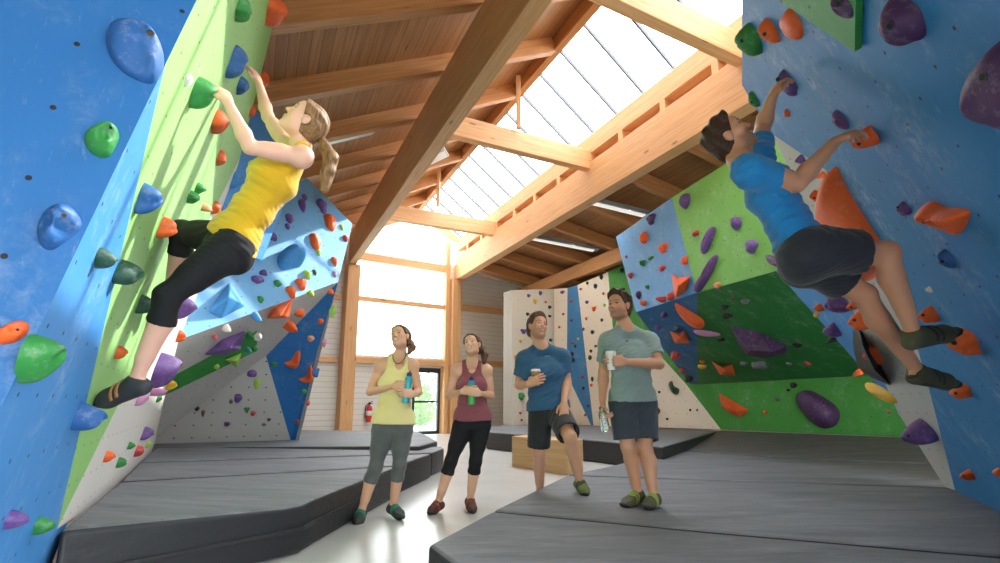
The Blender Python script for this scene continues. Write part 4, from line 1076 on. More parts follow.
# ---- climbing man on the right wall
J = JJ(dict(hd=(729, 138, 2.75), nk=(742, 162, 2.72), sR=(750, 171, 2.50), sL=(758, 158, 2.86), eR=(797, 183, 2.56), wR=(835, 142, 2.56), eL=(763, 126, 3.04), wL=(772, 98, 2.92),
            hR=(808, 252, 2.66), hL=(806, 258, 2.86), kR=(886, 253, 2.68), aR=(913, 333, 2.80), tR=(958, 331, 2.92), kL=(864, 295, 2.90), aL=(917, 370, 3.10), tL=(958, 384, 3.25)))
chk('M0', J); print('E', onP(865,138,PL['E']), onP(787,85,PL['E']), onP(962,345,PL['E']), onP(960,390,PL['E']))
M0 = Person('person', 'man in bright blue T-shirt and dark shorts climbing the right wall, looking up', J, (.66, -.44, .60), (-.6, .1, .76), male=True, m=.98, hs=1.0, skin='#d39d7a', beard=.45, brow='#3a281c',
            hands=dict(R=dict(f=(.80, .15, .50), n=(.55, .2, -.80), side=(.0, -.7, .6), curl=(.5, .5, .5, .5), thumb=(.3, .3)), L=dict(f=(.45, .1, .88), n=(.85, .2, -.42), side=(0, -.9, .2), curl=(.5, .5, .5, .5), thumb=(.3, .3))))
M0.top('t_shirt', c_blue, -.03, .52, .012, .07, amp=.005, fd=(-.3, .3, .9), flare=-.004)
M0.bottoms('shorts', c_navy, .66, .017, .004, .0026, wst=.075, kleg=.06)
M0.shoes(sh_olive, rub, plain('strap_black', '#1c1d1e', .6))
M0.hair(hair_dark, male_top=.008)
# ---- four people standing between the mats
c_tanky = cloth_mat('tank_pale_yellow', '#efe29c', .2, 140); c_mel = cloth_mat('leggings_melange', '#6a706f', .7, 260, .8)
c_mau = cloth_mat('tank_mauve', '#94525c', .2, 140); c_teal = cloth_mat('shirt_denim_blue', '#2f6489', .3, 130); c_sage = cloth_mat('shirt_sage', '#8fa9a3', .22, 130)
c_char = cloth_mat('shorts_charcoal', '#2b2f33', .3, 130); c_slate = cloth_mat('shorts_slate', '#3c4853', .3, 130)
sh_green = cloth_mat('shoe_green', '#3a443f', .3, 120, .7, 0); sh_rust = cloth_mat('shoe_rust', '#6b4038', .3, 120, .7, 0); sh_lime = cloth_mat('shoe_lime', '#6d7a45', .3, 120, .7, 0)
Y = 5.36
J = JJ(dict(hd=(400.5, 337.5, Y - .04), nk=(400, 357, Y), sR=(380.5, 365.5, Y), sL=(413, 365.5, Y + .02), eR=(370, 392, Y + .04), wR=(393, 386.5, Y - .19), eL=(418.5, 392, Y + .04), wL=(413.5, 394.5, Y - .20),
            hR=(384, 424, Y), hL=(402, 424, Y + .02), kR=(376, 466, Y - .04), aR=(361, 511.5, Y), tR=(357, 523.3, Y - .16), kL=(399.5, 465, Y - .02), aL=(393, 506, Y + .12), tL=(403, 517, Y - .02)))
chk('W1', J)
HB = dict(f=(.88, -.22, .12), n=(.18, .95, 0), side=(0, 0, 1), curl=(.30, .34, .38, .42), thumb=(.6, .5))
HBl = dict(f=(-.86, -.25, .16), n=(-.18, .95, 0), side=(0, 0, 1), curl=(.30, .34, .38, .42), thumb=(.6, .5))
W1 = Person('person', 'woman in pale yellow tank top and grey leggings holding a teal bottle', J, (-.36, -.86, .26), (-.08, .26, .96), m=.98, hs=.97, skin='#dfae8e', brow='#3f2a1d', hands=dict(R=HB, L=HBl))
W1.top('tank_top', c_tanky, .0, None, .014, .15, strap=1, amp=.0022, flare=.012)
W1.bottoms('leggings', c_mel, 1.34, .006, amp=.001, wst=.04)
W1.shoes(sh_green, rub, plain('strap_teal', '#2f7a68', .6))
W1.hair(hair_mid, [W1.w(-.01, -.105, .0), W1.w(-.05, -.115, -.035), W1.w(-.075, -.09, -.09), W1.w(-.075, -.05, -.15)])
bm = bmesh.new(); n0 = V(J['nk'])
tube(bm, [n0 + V((math.sin(a) * .062, -.035 - math.cos(a) * .06 * (1 if math.cos(a) > 0 else .6), .035 - .095 * max(math.cos(a), 0) ** 1.2 - .01)) for a in [i * math.pi / 14 - math.pi * 1.02 for i in range(30)]], .0032, 6)
W1.add(obj('necklace', bm, plain('cord_dark', '#3a332e', .6)))
Y = 5.74
J = JJ(dict(hd=(472.5, 345.5, Y - .04), nk=(472, 363, Y), sR=(456, 370.5, Y), sL=(487, 370.5, Y + .02), eR=(448.5, 395.5, Y + .04), wR=(461.5, 391.5, Y - .18), eL=(491, 395.5, Y + .04), wL=(480.5, 393.5, Y - .18),
            hR=(464.5, 421, Y), hL=(481, 421, Y + .02), kR=(451, 461, Y - .06), aR=(438, 503, Y), tR=(429, 513, Y - .12), kL=(475.5, 461, Y - .03), aL=(470, 500, Y + .12), tL=(473, 511.5, Y - .06)))
chk('W2', J)
W2 = Person('person', 'woman in mauve tank top and black leggings holding a green and blue bottle', J, (-.34, -.88, .24), (-.08, .24, .96), m=.97, hs=.97, skin='#e3b595', brow='#4a3020', hands=dict(R=HB, L=HBl))
W2.top('tank_top', c_mau, .0, None, .012, .13, strap=1, amp=.002, flare=.006)
W2.bottoms('leggings', c_black, 1.28, .006, amp=.001, wst=.04)
W2.shoes(sh_rust, rub, plain('strap_rust', '#8c4a3c', .6))
W2.hair(hair_brown, [W2.w(-.01, -.105, .02), W2.w(-.05, -.13, -.0), W2.w(-.085, -.12, -.08), W2.w(-.085, -.09, -.17)])
Y = 5.72
J = JJ(dict(hd=(537.5, 327.5, Y - .05), nk=(541, 346, Y), sR=(525, 359.5, Y - .02), sL=(561.5, 357.5, Y + .02), eR=(519, 385, Y + .02), wR=(527.5, 384.5, Y - .22), eL=(567, 381, Y + .03), wL=(564, 402.5, Y - .22),
            hR=(540.5, 413, Y), hL=(557, 412, Y), kR=(538.5, 452, Y + .08), aR=(540, 493, Y + .58), tR=(540, 503, Y + .46), kL=(570, 437, Y - .40), aL=(580, 482, Y - .16), tL=(587, 493.8, Y - .30)))
chk('M1', J)
M1p = Person('person', 'man in denim blue T-shirt holding a paper cup, one foot raised on mat', J, (.42, -.86, .22), (.04, .24, .96), male=True, m=1.05, hs=1.08, skin='#d8a585', beard=.28, brow='#4a3222',
             hands=dict(R=dict(f=(.80, -.3, .35), n=(.30, .92, 0), side=(-.3, 0, 1), curl=(.42, .45, .48, .5), thumb=(.6, .5)), L=dict(f=(-.06, -.45, -.9), n=(-.1, .85, -.42), side=(-1, 0, 0), curl=(.16, .14, .16, .2), thumb=(.2, .1), spread=.12)))
M1p.top('t_shirt', c_teal, -.03, .66, .020, .06, amp=.0032, flare=.022)
M1p.bottoms('shorts', c_char, .86, .010, .010, .003, wst=.04)
M1p.shoes(sh_lime, rub, plain('strap_olive', '#3c4a2c', .6))
M1p.hair(hair_brown, male_top=.014)
Y = 4.95
J = JJ(dict(hd=(619.5, 306.5, Y - .03), nk=(625, 328, Y), sR=(609, 342, Y - .06), sL=(648.5, 342, Y + .06), eR=(603.5, 372, Y + .02), wR=(602.5, 400, Y - .08), eL=(659, 364, Y - .09), wL=(626, 362, Y - .25),
            hR=(622, 404, Y - .03), hL=(644, 404, Y + .05), kR=(628, 446, Y - .06), aR=(638, 493, Y + .04), tR=(622, 504, Y - .12), kL=(645, 447, Y - .03), aL=(654, 496.5, Y - .10), tL=(646, 506.5, Y - .22)))
chk('M2', J)
M2p = Person('person', 'bearded man in sage T-shirt and slate shorts holding a white cup and clear bottle', J, (-.72, -.68, .08), (0, .05, 1), male=True, m=1.03, hs=1.08, skin='#d3a07e', beard=.42, brow='#33241a', smile=False,
             hands=dict(L=dict(f=(-.86, -.12, .05), n=(-.28, .94, 0), side=(0, 0, 1), curl=(.42, .45, .48, .5), thumb=(.6, .5)), R=dict(f=(.0, -.2, -1), n=(.75, -.45, 0), side=(.3, -1, 0), curl=(.62, .66, .7, .74), thumb=(.7, .6))))
M2p.top('t_shirt', c_sage, -.02, .68, .020, .055, amp=.0030, flare=.034)
M2p.bottoms('shorts', c_slate, .84, .010, .010, .003, wst=.03, legcut=True)
M2p.shoes(sh_olive, rub, plain('strap_lime', '#8fa050', .6))
M2p.hair(hair_dark, male_top=.018)

on_cloth(M2p, 't_shirt', 627, 341, [(-.016, -.004), (.0, -.006), (.018, .004), (.004, .003), (-.006, .006)], plain('emblem_dark', '#2c3a3c', .7))
on_cloth(M1p, 't_shirt', 547.5, 356.5, [(-.03, -.012), (-.004, -.02), (.026, -.008), (.03, .012), (.004, .022), (-.026, .012)], plain('emblem_blue', '#5f93b5', .7))
# ================================================================== CLIMBING HOLDS
HC = dict(orange='#ee6422', blue='#235f9e', green='#2c8a3f', darkgreen='#23503a', purple='#6a4a8e', plum='#4b2c5c', red='#c0463e', pink='#c58ab4', yellow='#e2b62c', black='#1e2023',
          grey='#66696d', white='#e4e2dc', lime='#a3cf55', brown='#6e4a33', navy='#26395e', skyblue='#3f93d6', peach='#f2a278', teal='#2c7f78')
CN = dict(darkgreen='dark green', plum='dark purple', skyblue='bright blue', lime='lime green', navy='navy blue')
PLACE = dict(A='near left blue panel', B='blue strip of the left wall', C='green panel of the left wall', W='white foot of the left wall', sky='pale blue boulder face', grey='grey boulder overhang', grey2='grey boulder base', navy='dark blue boulder side',
             bs='right edge of the boulder', shade='shaded blue panel behind the climbing woman', cream='cream corner wall', creamg='grey corner wall', stripe='blue stripe of the corner wall', strip='green strip of the corner wall', kick='bright green foot panel',
             ob='light blue overhang panel', og='light green overhang panel', od='dark blue overhang panel', odg='dark green overhang panel', E='near right blue wall', F='white edge of the right wall', D='blue strip under the climbing man')
PLN = dict(A='A', B='B', C='B', W='B', sky='sky', grey='grey', grey2='grey2', navy='navy', shade='shade', cream='cream', creamg='creamg', stripe='cream', strip='cream', kick='cream', ob='over', og='over', od='under', odg='under', E='E', F='F', D='D', bs='bs')
PL['bs'] = plane(bk[0] + V((.01, 0, 0)), bk[1] + V((.01, 0, 0)), br + V((-.6, .9, 0)))
hmats = {}
def hmat(c):
    if c not in hmats:
        n = NT('hold_' + c); o = n.oc(); b = lin(HC[c])
        k = n.ramp(n.noise(o, 26, 6, .7), .52, .8, 0, .28)
        n.col(n.mix(k, b, lin('#d9d6d4'))); n.rough(.58); n.bump(n.noise(o, 300, 2), .12, .002); hmats[c] = n.m
    return hmats[c]
bolt_dark = plain('bolt_hole', '#0c0c0d', .5); bolt_ring = plain('bolt_ring', '#4a4b4e', .4, .6)
HOLDS = []
ORD = ['highest', 'second highest', 'third highest', 'fourth highest', 'fifth highest', 'sixth highest', 'seventh highest', 'eighth highest', 'ninth highest', 'tenth highest', 'eleventh highest', 'twelfth highest']
NUMW = ['', 'one', 'two', 'three', 'four', 'five', 'six', 'seven', 'eight', 'nine', 'ten', 'eleven', 'twelve']
def shape2d(kind, n=22):
    out = []
    for i in range(n):
        a = 2 * math.pi * i / n; x, y = math.cos(a), math.sin(a)
        if kind == 'tear': x *= 1 - .42 * (y + 1) / 2 * 1.0 if y < 2 else 1; x = math.cos(a) * (.98 - .5 * ((1 - y) / 2))
        elif kind == 'tri':
            k = .62 + .38 * (math.cos(1.5 * ((a - math.pi / 2 + math.pi / 3) % (2 * math.pi / 3) - math.pi / 3)) ** -1 - 1) * 1.4; x, y = x * min(k * 1.15, 1.1), y * min(k * 1.15, 1.1)
        elif kind == 'bean': y = y - .55 * (1 - x * x) * (1 if y < 0 else .35) * -1 if False else y * .75 + .5 * (x * x) - .2
        elif kind == 'half': y = max(y, -.45)
        else: r = 1 + .07 * math.sin(3 * a + 1) + .05 * math.sin(5 * a + 2); x *= r; y *= r
        out.append((x, y))
    return out
SHN = dict(round='rounded', tear='teardrop', tri='three-cornered', bean='curved', half='half-dome', free='moulded', jug='jug', vol='faceted volume')
def dome_obj(name, base, c, n, h, shift, mat, seed, amp=.05, bolt=None, pw=2.3, dents=()):
    """a moulded grip: rings rising from an outline on the wall to an off-centre top"""
    rs = random.Random(seed); ph = [rs.random() * 6.28 for _ in range(6)]
    org = c.copy(); bm = bmesh.new(); S = [1.0, 1.0, .975, .94, .88, .80, .70, .6, .5, .4, .3, .2, .1]; K = len(base)
    def pt(i, s, Hs=None):
        q = base[i] - c; a = 2 * math.pi * i / K
        pr = (1 - s ** pw) ** .55 if s < 1 else 0
        w_ = 1 + amp * (math.sin(2 * a + ph[0]) + .7 * math.sin(3 * a + ph[1] + 3 * s)) * (1 - abs(2 * s - 1))
        d = h * pr * (1 + amp * 2.2 * math.sin(2 * a + ph[2]) * s + amp * 1.5 * math.sin(a + ph[3] + 4 * s))
        r = q * (s * w_) + shift * (1 - s)
        for dc, dr, dd in dents:
            e = (r - dc).length / dr
            if e < 1: d -= dd * (1 - e * e) ** .6 * min(1, (1 - s) * 6)
        return r + n * d
    rings = []
    for j, s in enumerate(S):
        rings.append([bm.verts.new(pt(i, s) - n * (.006 if j == 0 else -.006 if j == 1 else 0)) for i in range(K)])
    for A, B in zip(rings, rings[1:]):
        for i in range(K): bm.faces.new((A[i], A[(i + 1) % K], B[(i + 1) % K], B[i]))
    top = bm.verts.new(shift + n * h)
    for i in range(K): bm.faces.new((rings[-1][i], rings[-1][(i + 1) % K], top))
    bm.faces.new(rings[0][::-1]); bmesh.ops.recalc_face_normals(bm, faces=bm.faces[:])
    o = obj(name, bm, mat); o.location = org; smooth(o, 70)
    return o, pt
def add_bolt(o, pos, nn, r):
    bm = bmesh.new(); lathe(bm, [(r * 1.5, -r * .8), (r * 1.5, r * .25), (r * 1.1, r * .35), (r, r * .1)], pos, nn, 14); k = len(bm.faces)
    b = obj('bolt', bm, bolt_ring, o); smooth(b, 40)
    bm = bmesh.new(); lathe(bm, [(r * .98, r * .12), (r * .9, r * .3)], pos, nn, 12); obj('bolt_socket', bm, bolt_dark, b)
def bolt_face(pt, k, K, c, n):
    q = pt(k, .55); nn = (pt(k, .45) - q).cross(pt((k + 1) % K, .55) - q).normalized()
    if nn.dot(n) < 0: nn = -nn
    return nn.dot((CAM - c).normalized())
def reg(o, place, colour, kind, px, py, size, custom=None): HOLDS.append((o, place, colour, kind, px, py, size, custom))
def hold(place, cx, cy, w, h, colour, kind='round', ang=0, hf=.5, up=.18, bolt=None, lab=None):
    if place in ('cream', 'creamg', 'stripe'): w *= .85; h *= .85
    pl = PL[PLN[place]]; n = pl[1]; seed = int(cx * 7 + cy * 13)
    p = onP(cx, cy, pl); dep = (p - CAM).dot(_f); Sx = F / dep
    a = V((0, 0, 1)).cross(n); a = a.normalized()
    if a.x < 0: a = -a
    b = n.cross(a)
    if b.z < 0: b = -b
    def pxl(v): q0 = proj(p); q1 = proj(p + v * .01); return math.hypot(q1[0] - q0[0], q1[1] - q0[1]) / .01 / Sx
    fa, fb, fn = pxl(a), pxl(b), pxl(n)
    v = h / Sx / max(fb, .55)
    if fa > .55: u = w / Sx / fa; H_ = hf * min(u, v)
    else:
        u = .85 * v; H_ = (w / Sx - fa * u * .5) / max(fn, .4); H_ = min(max(H_, .35 * v), 1.15 * v)
    # keep the middle of the body, not of its foot, on the sight line
    c = onP(cx, cy, (pl[0] + n * H_ * .42, n)); c = c - n * H_ * .42
    ca, sa = math.cos(math.radians(ang)), math.sin(math.radians(ang)); base = []
    for x, y in shape2d(kind):
        X, Y_ = x * u / 2, y * v / 2
        base.append(c + a * (X * ca - Y_ * sa) + b * (X * sa + Y_ * ca))
    o, pt = dome_obj('climbing_hold', base, c, n, H_, b * v * up * .5, hmat(colour), seed)
    if bolt or (bolt is None and max(w, h) >= 13 and place in ('E', 'F')):
        i = max(range(len(base)), key=lambda k: bolt_face(pt, k, len(base), c, n)); q = pt(i, .55); q2 = pt(i, .45); q3 = pt((i + 1) % len(base), .55)
        nn = (q2 - q).cross(q3 - q).normalized(); nn = nn if nn.dot(n) > 0 else -nn
        add_bolt(o, q, nn, min(.010, .06 * v))
    reg(o, place, colour, kind, cx, cy, max(w, h), lab); return o
def free(place, pts, colour, hf=.5, top=(0, 0), bolt=None, lab=None, amp=.04, hm=None, pw=2.3, kind='free', dents=()):
    """a grip whose foot outline is given corner by corner"""
    pl = PL[PLN[place]]; n = pl[1]
    P = [onP(x, y, pl) for x, y in pts]; K = len(P); base = []
    for i in range(K):                                   # rounded outline
        for t in (0, .25, .5, .75):
            p0, p1, p2, p3 = P[i - 1], P[i], P[(i + 1) % K], P[(i + 2) % K]
            base.append(.5 * ((2 * p1) + (p2 - p0) * t + (2 * p0 - 5 * p1 + 4 * p2 - p3) * t * t + (3 * p1 - p0 - 3 * p2 + p3) * t ** 3))
    c = sum(base, V((0, 0, 0))) / len(base)
    ex = sorted((q - c).length for q in base); H_ = hm if hm else hf * 2 * ex[len(ex) // 4]
    mx, my = sum(x for x, y in pts) / K, sum(y for x, y in pts) / K
    sh = onP(mx + top[0], my + top[1], pl) - onP(mx, my, pl)
    dl = [(onP(x, y, pl) - c, r_ * ex[len(ex) // 2], d_ * H_) for x, y, r_, d_ in dents]
    o, pt = dome_obj('climbing_hold', base, c, n, H_, sh, hmat(colour), int(mx * 3 + my * 5), amp, pw=pw, dents=dl)
    if bolt:
        q = onP(bolt[0], bolt[1], pl); dq = q - c; s = min(max(dq.length / max(ex[-1], 1e-3), .08), .7)
        i = min(range(len(base)), key=lambda k: -((base[k] - c).normalized().dot(dq.normalized())))
        p = pt(i, s); p2 = pt(i, s - .06); p3 = pt((i + 1) % len(base), s); nn = (p2 - p).cross(p3 - p).normalized(); nn = nn if nn.dot(n) > 0 else -nn
        add_bolt(o, p, nn, min(.011, .11 * ex[0]))
    w = max(x for x, y in pts) - min(x for x, y in pts); h = max(y for x, y in pts) - min(y for x, y in pts)
    reg(o, place, colour, kind, mx, my, max(w, h), lab); return o
def volume(place, pts, apex, hm, colour, lab=None, colour2=None):
    """faceted plywood or plastic volume: outline corners joined to one or two raised points"""
    pl = PL[PLN[place]]; n = pl[1]; P = [onP(x, y, pl) for x, y in pts]
    A = [onP(x, y, (pl[0] + n * hm, n)) for x, y in apex]
    c = sum(P, V((0, 0, 0))) / len(P); bm = bmesh.new(); vs = [bm.verts.new(p - c) for p in P]; av = [bm.verts.new(p - c) for p in A]
    near = [min(range(len(A)), key=lambda k: (A[k] - p).length) for p in P]; K = len(P)
    for i in range(K):
        j = (i + 1) % K
        bm.faces.new((vs[i], vs[j], av[near[i]])) if near[i] == near[j] else bm.faces.new((vs[i], vs[j], av[near[j]], av[near[i]]))
    bm.faces.new(vs[::-1]); bmesh.ops.recalc_face_normals(bm, faces=bm.faces[:])
    bmesh.ops.triangulate(bm, faces=[f for f in bm.faces if len(f.verts) == 4])
    o = obj('climbing_volume', bm, hmat(colour)); o.location = c; bevel(o, min(.02, hm * .12), 2)
    mx, my = sum(x for x, y in pts) / K, sum(y for x, y in pts) / K
    w = max(x for x, y in pts) - min(x for x, y in pts); h = max(y for x, y in pts) - min(y for x, y in pts)
    reg(o, place, colour, 'vol', mx, my, max(w, h), lab); return o
# ---- near left panel
free('A', [(108, 31), (122, 29), (140, 33), (156, 44), (164, 58), (162, 72), (152, 84), (130, 77), (115, 64), (107, 48)], 'blue', .6, (10, -8), (146, 59), pw=3.0, dents=((128, 70, .75, .32),))
free('A', [(84, 138), (94, 132), (106, 128), (117, 131), (119, 139), (111, 155), (101, 158), (89, 151)], 'green', .85, (8, -4), (107, 142), dents=((108, 143, .45, .35),))
free('A', [(38, 226), (48, 212), (62, 207), (76, 213), (82, 226), (70, 238), (52, 250), (40, 244)], 'blue', .8, (6, -6), (66, 231), dents=((45, 228, .5, .4), (66, 236, .5, .3)))
free('A', [(-6, 335), (6, 326), (20, 321), (29, 325), (27, 334), (14, 343), (-4, 344)], 'orange', .8, (5, -1), (18, 333), dents=((18, 332, .4, .3),))
hold('B', 40, 362, 38, 52, 'green', 'tear', -28, up=.5)
hold('B', 105, 260, 21, 22, 'darkgreen', 'tear', -40); hold('B', 16, 520, 22, 20, 'purple', 'round'); hold('B', 43, 527, 20, 22, 'green', 'tear', -30)
hold('B', 88, 418, 28, 28, 'blue', 'tear', 160)
hold('C', 149, 200, 24, 28, 'blue', 'tri'); hold('C', 127, 275, 25, 28, 'darkgreen', 'bean', 60); hold('C', 167, 229, 18, 20, 'orange', 'tri', 30); hold('C', 146, 305, 17, 18, 'darkgreen', 'tri', 10); hold('C', 121, 353, 11, 14, 'orange', 'tear')
hold('C', 243, 12, 14, 25, 'green', 'half'); hold('C', 275, 14, 19, 24, 'orange', 'half'); hold('C', 237, 64, 21, 28, 'blue', 'tri', 15, up=.4); hold('C', 203, 95, 26, 28, 'green', 'round', up=.5); hold('C', 242, 88, 14, 19, 'blue', 'half')
hold('C', 264, 82, 8, 17, 'orange', 'half'); hold('C', 189, 81, 5, 13, 'white', 'round'); hold('C', 219, 125, 18, 26, 'orange', 'half'); hold('C', 221, 160, 11, 18, 'orange', 'half'); hold('C', 252, 113, 7, 12, 'orange', 'half')
hold('C', 200, 189, 11, 11, 'green', 'round'); hold('C', 193, 198, 12, 12, 'green', 'tri', 200)
hold('shade', 235, 179, 11, 16, 'skyblue', 'tri')
hold('W', 206, 209, 11, 9, 'peach', 'half'); hold('W', 216, 208, 9, 13, 'orange', 'round')
hold('W', 186, 308, 16, 21, 'purple', 'tri'); hold('W', 197, 315, 9, 11, 'pink', 'round'); hold('W', 181, 336, 8, 12, 'orange', 'tri'); hold('W', 165, 371, 20, 32, 'purple', 'round', up=.5); hold('W', 158, 391, 14, 12, 'pink', 'bean')
hold('W', 171, 385, 9, 11, 'yellow', 'tri'); hold('W', 170, 398, 8, 10, 'yellow', 'round'); hold('W', 142, 399, 10, 17, 'pink', 'tear', 30); hold('W', 159, 399, 5, 8, 'green', 'tear'); hold('W', 109, 457, 10, 12, 'orange', 'tear')
hold('W', 121, 463, 9, 11, 'green', 'tear'); hold('W', 131, 446, 7, 8, 'green', 'tear'); hold('W', 139, 451, 8, 12, 'red', 'round'); hold('W', 148, 445, 5, 7, 'lime', 'tear'); hold('W', 147, 434, 10, 13, 'purple', 'tri', 40); hold('W', 160, 432, 5, 9, 'yellow', 'round'); hold('W', 180, 363, 5, 5, 'orange', 'round')
# ---- boulder
for a in ((303, 205, 9, 13, 'purple', 'tear'), (305, 197, 5, 7, 'purple', 'round'), (323, 205, 10, 14, 'purple', 'tri'), (331, 221, 11, 17, 'orange', 'round'), (342, 227, 4, 6, 'lime', 'round'), (290, 218, 8, 9, 'purple', 'round'), (288, 226, 5, 6, 'purple', 'round'),
          (273, 237, 9, 11, 'purple', 'half'), (316, 241, 10, 18, 'orange', 'round'), (319, 252, 5, 7, 'lime', 'round'), (346, 238, 6, 6, 'red', 'round'), (335, 261, 7, 10, 'orange', 'tear'), (335, 274, 4, 6, 'pink', 'round'), (308, 274, 9, 8, 'lime', 'tri'), (315, 272, 4, 6, 'darkgreen', 'round'),
          (232, 265, 5, 7, 'purple', 'round'), (264, 273, 8, 7, 'purple', 'half'), (258, 279, 13, 7, 'purple', 'round'), (278, 283, 8, 6, 'green', 'round'), (261, 299, 6, 7, 'green', 'round'), (292, 291, 10, 12, 'orange', 'tri'), (302, 283, 11, 11, 'orange', 'tri')): hold('sky', *a)
free('sky', [(277, 262), (281, 252), (290, 249), (296, 256), (302, 260), (300, 267), (291, 268), (282, 270)], 'skyblue', .8, (0, -3))
volume('sky', [(230, 281), (246, 306), (221, 319), (207, 312)], [(229, 296)], .26, 'skyblue'); 
volume('grey', [(266, 319), (275, 306), (293, 298), (289, 318)], [(280, 316)], .30, 'orange')
for a in ((256, 318, 14, 10, 'skyblue', 'half'), (311, 294, 7, 7, 'lime', 'round'), (331, 292, 6, 6, 'orange', 'round'), (227, 329, 9, 8, 'white', 'round'), (215, 337, 10, 5, 'red', 'tear', 60), (258, 337, 8, 9, 'white', 'tri'), (300, 314, 8, 12, 'orange', 'bean', 60), (291, 327, 14, 11, 'orange', 'tri'), (217, 367, 5, 6, 'lime', 'round'), (248, 350, 7, 6, 'teal', 'tri'), (255, 349, 5, 7, 'green', 'round'), (250, 336, 12, 8, 'green', 'tri')): hold('grey', *a)
volume('grey', [(203, 355), (222, 339), (246, 330), (241, 349), (226, 356)], [(231, 348)], .25, 'purple'); volume('grey', [(224, 360), (242, 352), (238, 369)], [(236, 361)], .14, 'lime')
for a in ((321, 322, 6, 6, 'orange', 'round'), (311, 339, 7, 6, 'peach', 'round'), (274, 365, 6, 5, 'green', 'round'), (304, 392, 6, 5, 'green', 'round'), (298, 422, 5, 5, 'red', 'round')): hold('navy', *a)
free('navy', [(284, 363), (291, 360), (296, 352), (300, 351), (299, 360), (294, 367)], 'orange', .7, (2, 1)); free('navy', [(299, 379), (306, 376), (309, 367), (312, 366), (312, 376), (307, 382)], 'orange', .7, (2, 1))
for a in ((252, 375, 10, 8, 'purple', 'half'), (257, 385, 9, 11, 'lime', 'tear'), (238, 399, 8, 9, 'purple', 'round'), (247, 410, 6, 5, 'green', 'tri'), (253, 414, 5, 5, 'red', 'round'), (203, 414, 5, 7, 'brown', 'tear'), (197, 409, 5, 5, 'black', 'round'), (227, 424.5, 6, 4, 'plum', 'round'), (269, 420, 4, 3, 'plum', 'round'), (231, 402, 4, 4, 'grey', 'round'), (264, 425, 4, 3, 'grey', 'round')): hold('grey2', *a)
for a in ((332.5, 311, 6, 12, 'lime', 'round'), (324, 343, 4, 8, 'pink', 'round'), (315, 374, 6, 12, 'blue', 'half'), (308, 403, 3, 5, 'red', 'round')): hold('bs', *a)
# ---- big overhang
for a in ((650, 219, 9, 10, 'plum', 'tri'), (643, 238, 7, 12, 'orange', 'bean', 60), (662, 248, 10, 9, 'orange', 'tri'), (626, 257, 2.5, 3, 'red', 'round'), (642, 263, 6, 6, 'green', 'round'), (650, 258, 6, 4, 'green', 'round'), (661, 268, 7, 6, 'red', 'round'), (684, 261, 8, 8, 'orange', 'tear', 40), (630, 275.5, 5, 6, 'red', 'round'), (638, 295, 5, 8, 'plum', 'round'), (643, 303, 6, 6, 'orange', 'round'), (661, 299, 11, 8, 'red', 'bean'), (670, 296, 8, 9, 'red', 'round'), (647, 287, 4, 4, 'green', 'round')): hold('ob', *a)
volume('ob', [(671, 273), (678, 277), (691, 276), (687, 290), (675, 299)], [(678, 286)], .3, 'orange')
for a in ((684, 201, 10, 15, 'purple', 'tear', -25), (695, 234, 6, 8, 'red', 'half'), (735, 223, 9, 13, 'purple', 'round', -20), (750, 246, 11, 14, 'purple', 'round'), (716.5, 285, 7, 6, 'peach', 'round')): hold('og', *a)
free('og', [(712, 227), (716, 229), (714, 237), (708, 251), (703, 254), (702, 247), (706, 237)], 'purple', .55, (0, 0), hm=.10); free('og', [(715, 255), (718, 257), (714, 270), (708, 281), (700, 292), (695, 291), (697, 285), (704, 278), (709, 266)], 'purple', .55, (0, 0), hm=.10)
free('og', [(768, 255), (779, 258), (796, 268), (792, 272), (779, 267), (771, 262)], 'plum', .5, (0, 0))
free('od', [(675, 303), (682, 306), (697, 315), (704, 321), (703, 327), (694, 324), (682, 313)], 'orange', .8, (2, -1), hm=.16); hold('od', 706, 334, 18, 8, 'pink', 'half', -25)
volume('od', [(669, 331), (680, 333), (684, 330), (691, 343), (675, 344)], [(681, 337)], .22, 'orange')
for a in ((664, 315, 6, 6, 'purple', 'tri'), (658, 328, 6, 6, 'purple', 'round'), (652, 320, 3, 3, 'skyblue', 'round'), (675, 356, 9, 9, 'red', 'tri'), (682, 371, 6, 6, 'red', 'round'), (689, 379, 8, 7, 'black', 'round'), (676, 328, 6, 4, 'grey', 'round')): hold('od', *a)
for a in ((724, 308, 8, 6, 'black', 'round'), (727, 317, 10, 8, 'black', 'half'), (745, 302, 7, 6, 'grey', 'round'), (733, 299, 4, 4, 'brown', 'round'), (721, 340, 7, 5, 'black', 'tri'), (797, 346, 8, 6, 'black', 'round'), (702, 362, 4, 4, 'orange', 'round'), (702, 367, 7, 6, 'yellow', 'round'), (744, 364, 6, 6, 'grey', 'round'), (759, 366, 12, 11, 'grey', 'tri'), (789, 364, 5, 4, 'grey', 'round'), (808, 364, 8, 5, 'red', 'tear', 80)): hold('odg', *a)
volume('odg', [(730, 325), (760, 332), (788, 346), (786, 354), (765, 359), (746, 355), (738, 344)], [(750, 351), (772, 352)], .32, 'plum'); volume('odg', [(711, 361), (721, 366), (733, 364), (736, 376), (720, 375)], [(726, 370)], .22, 'orange')
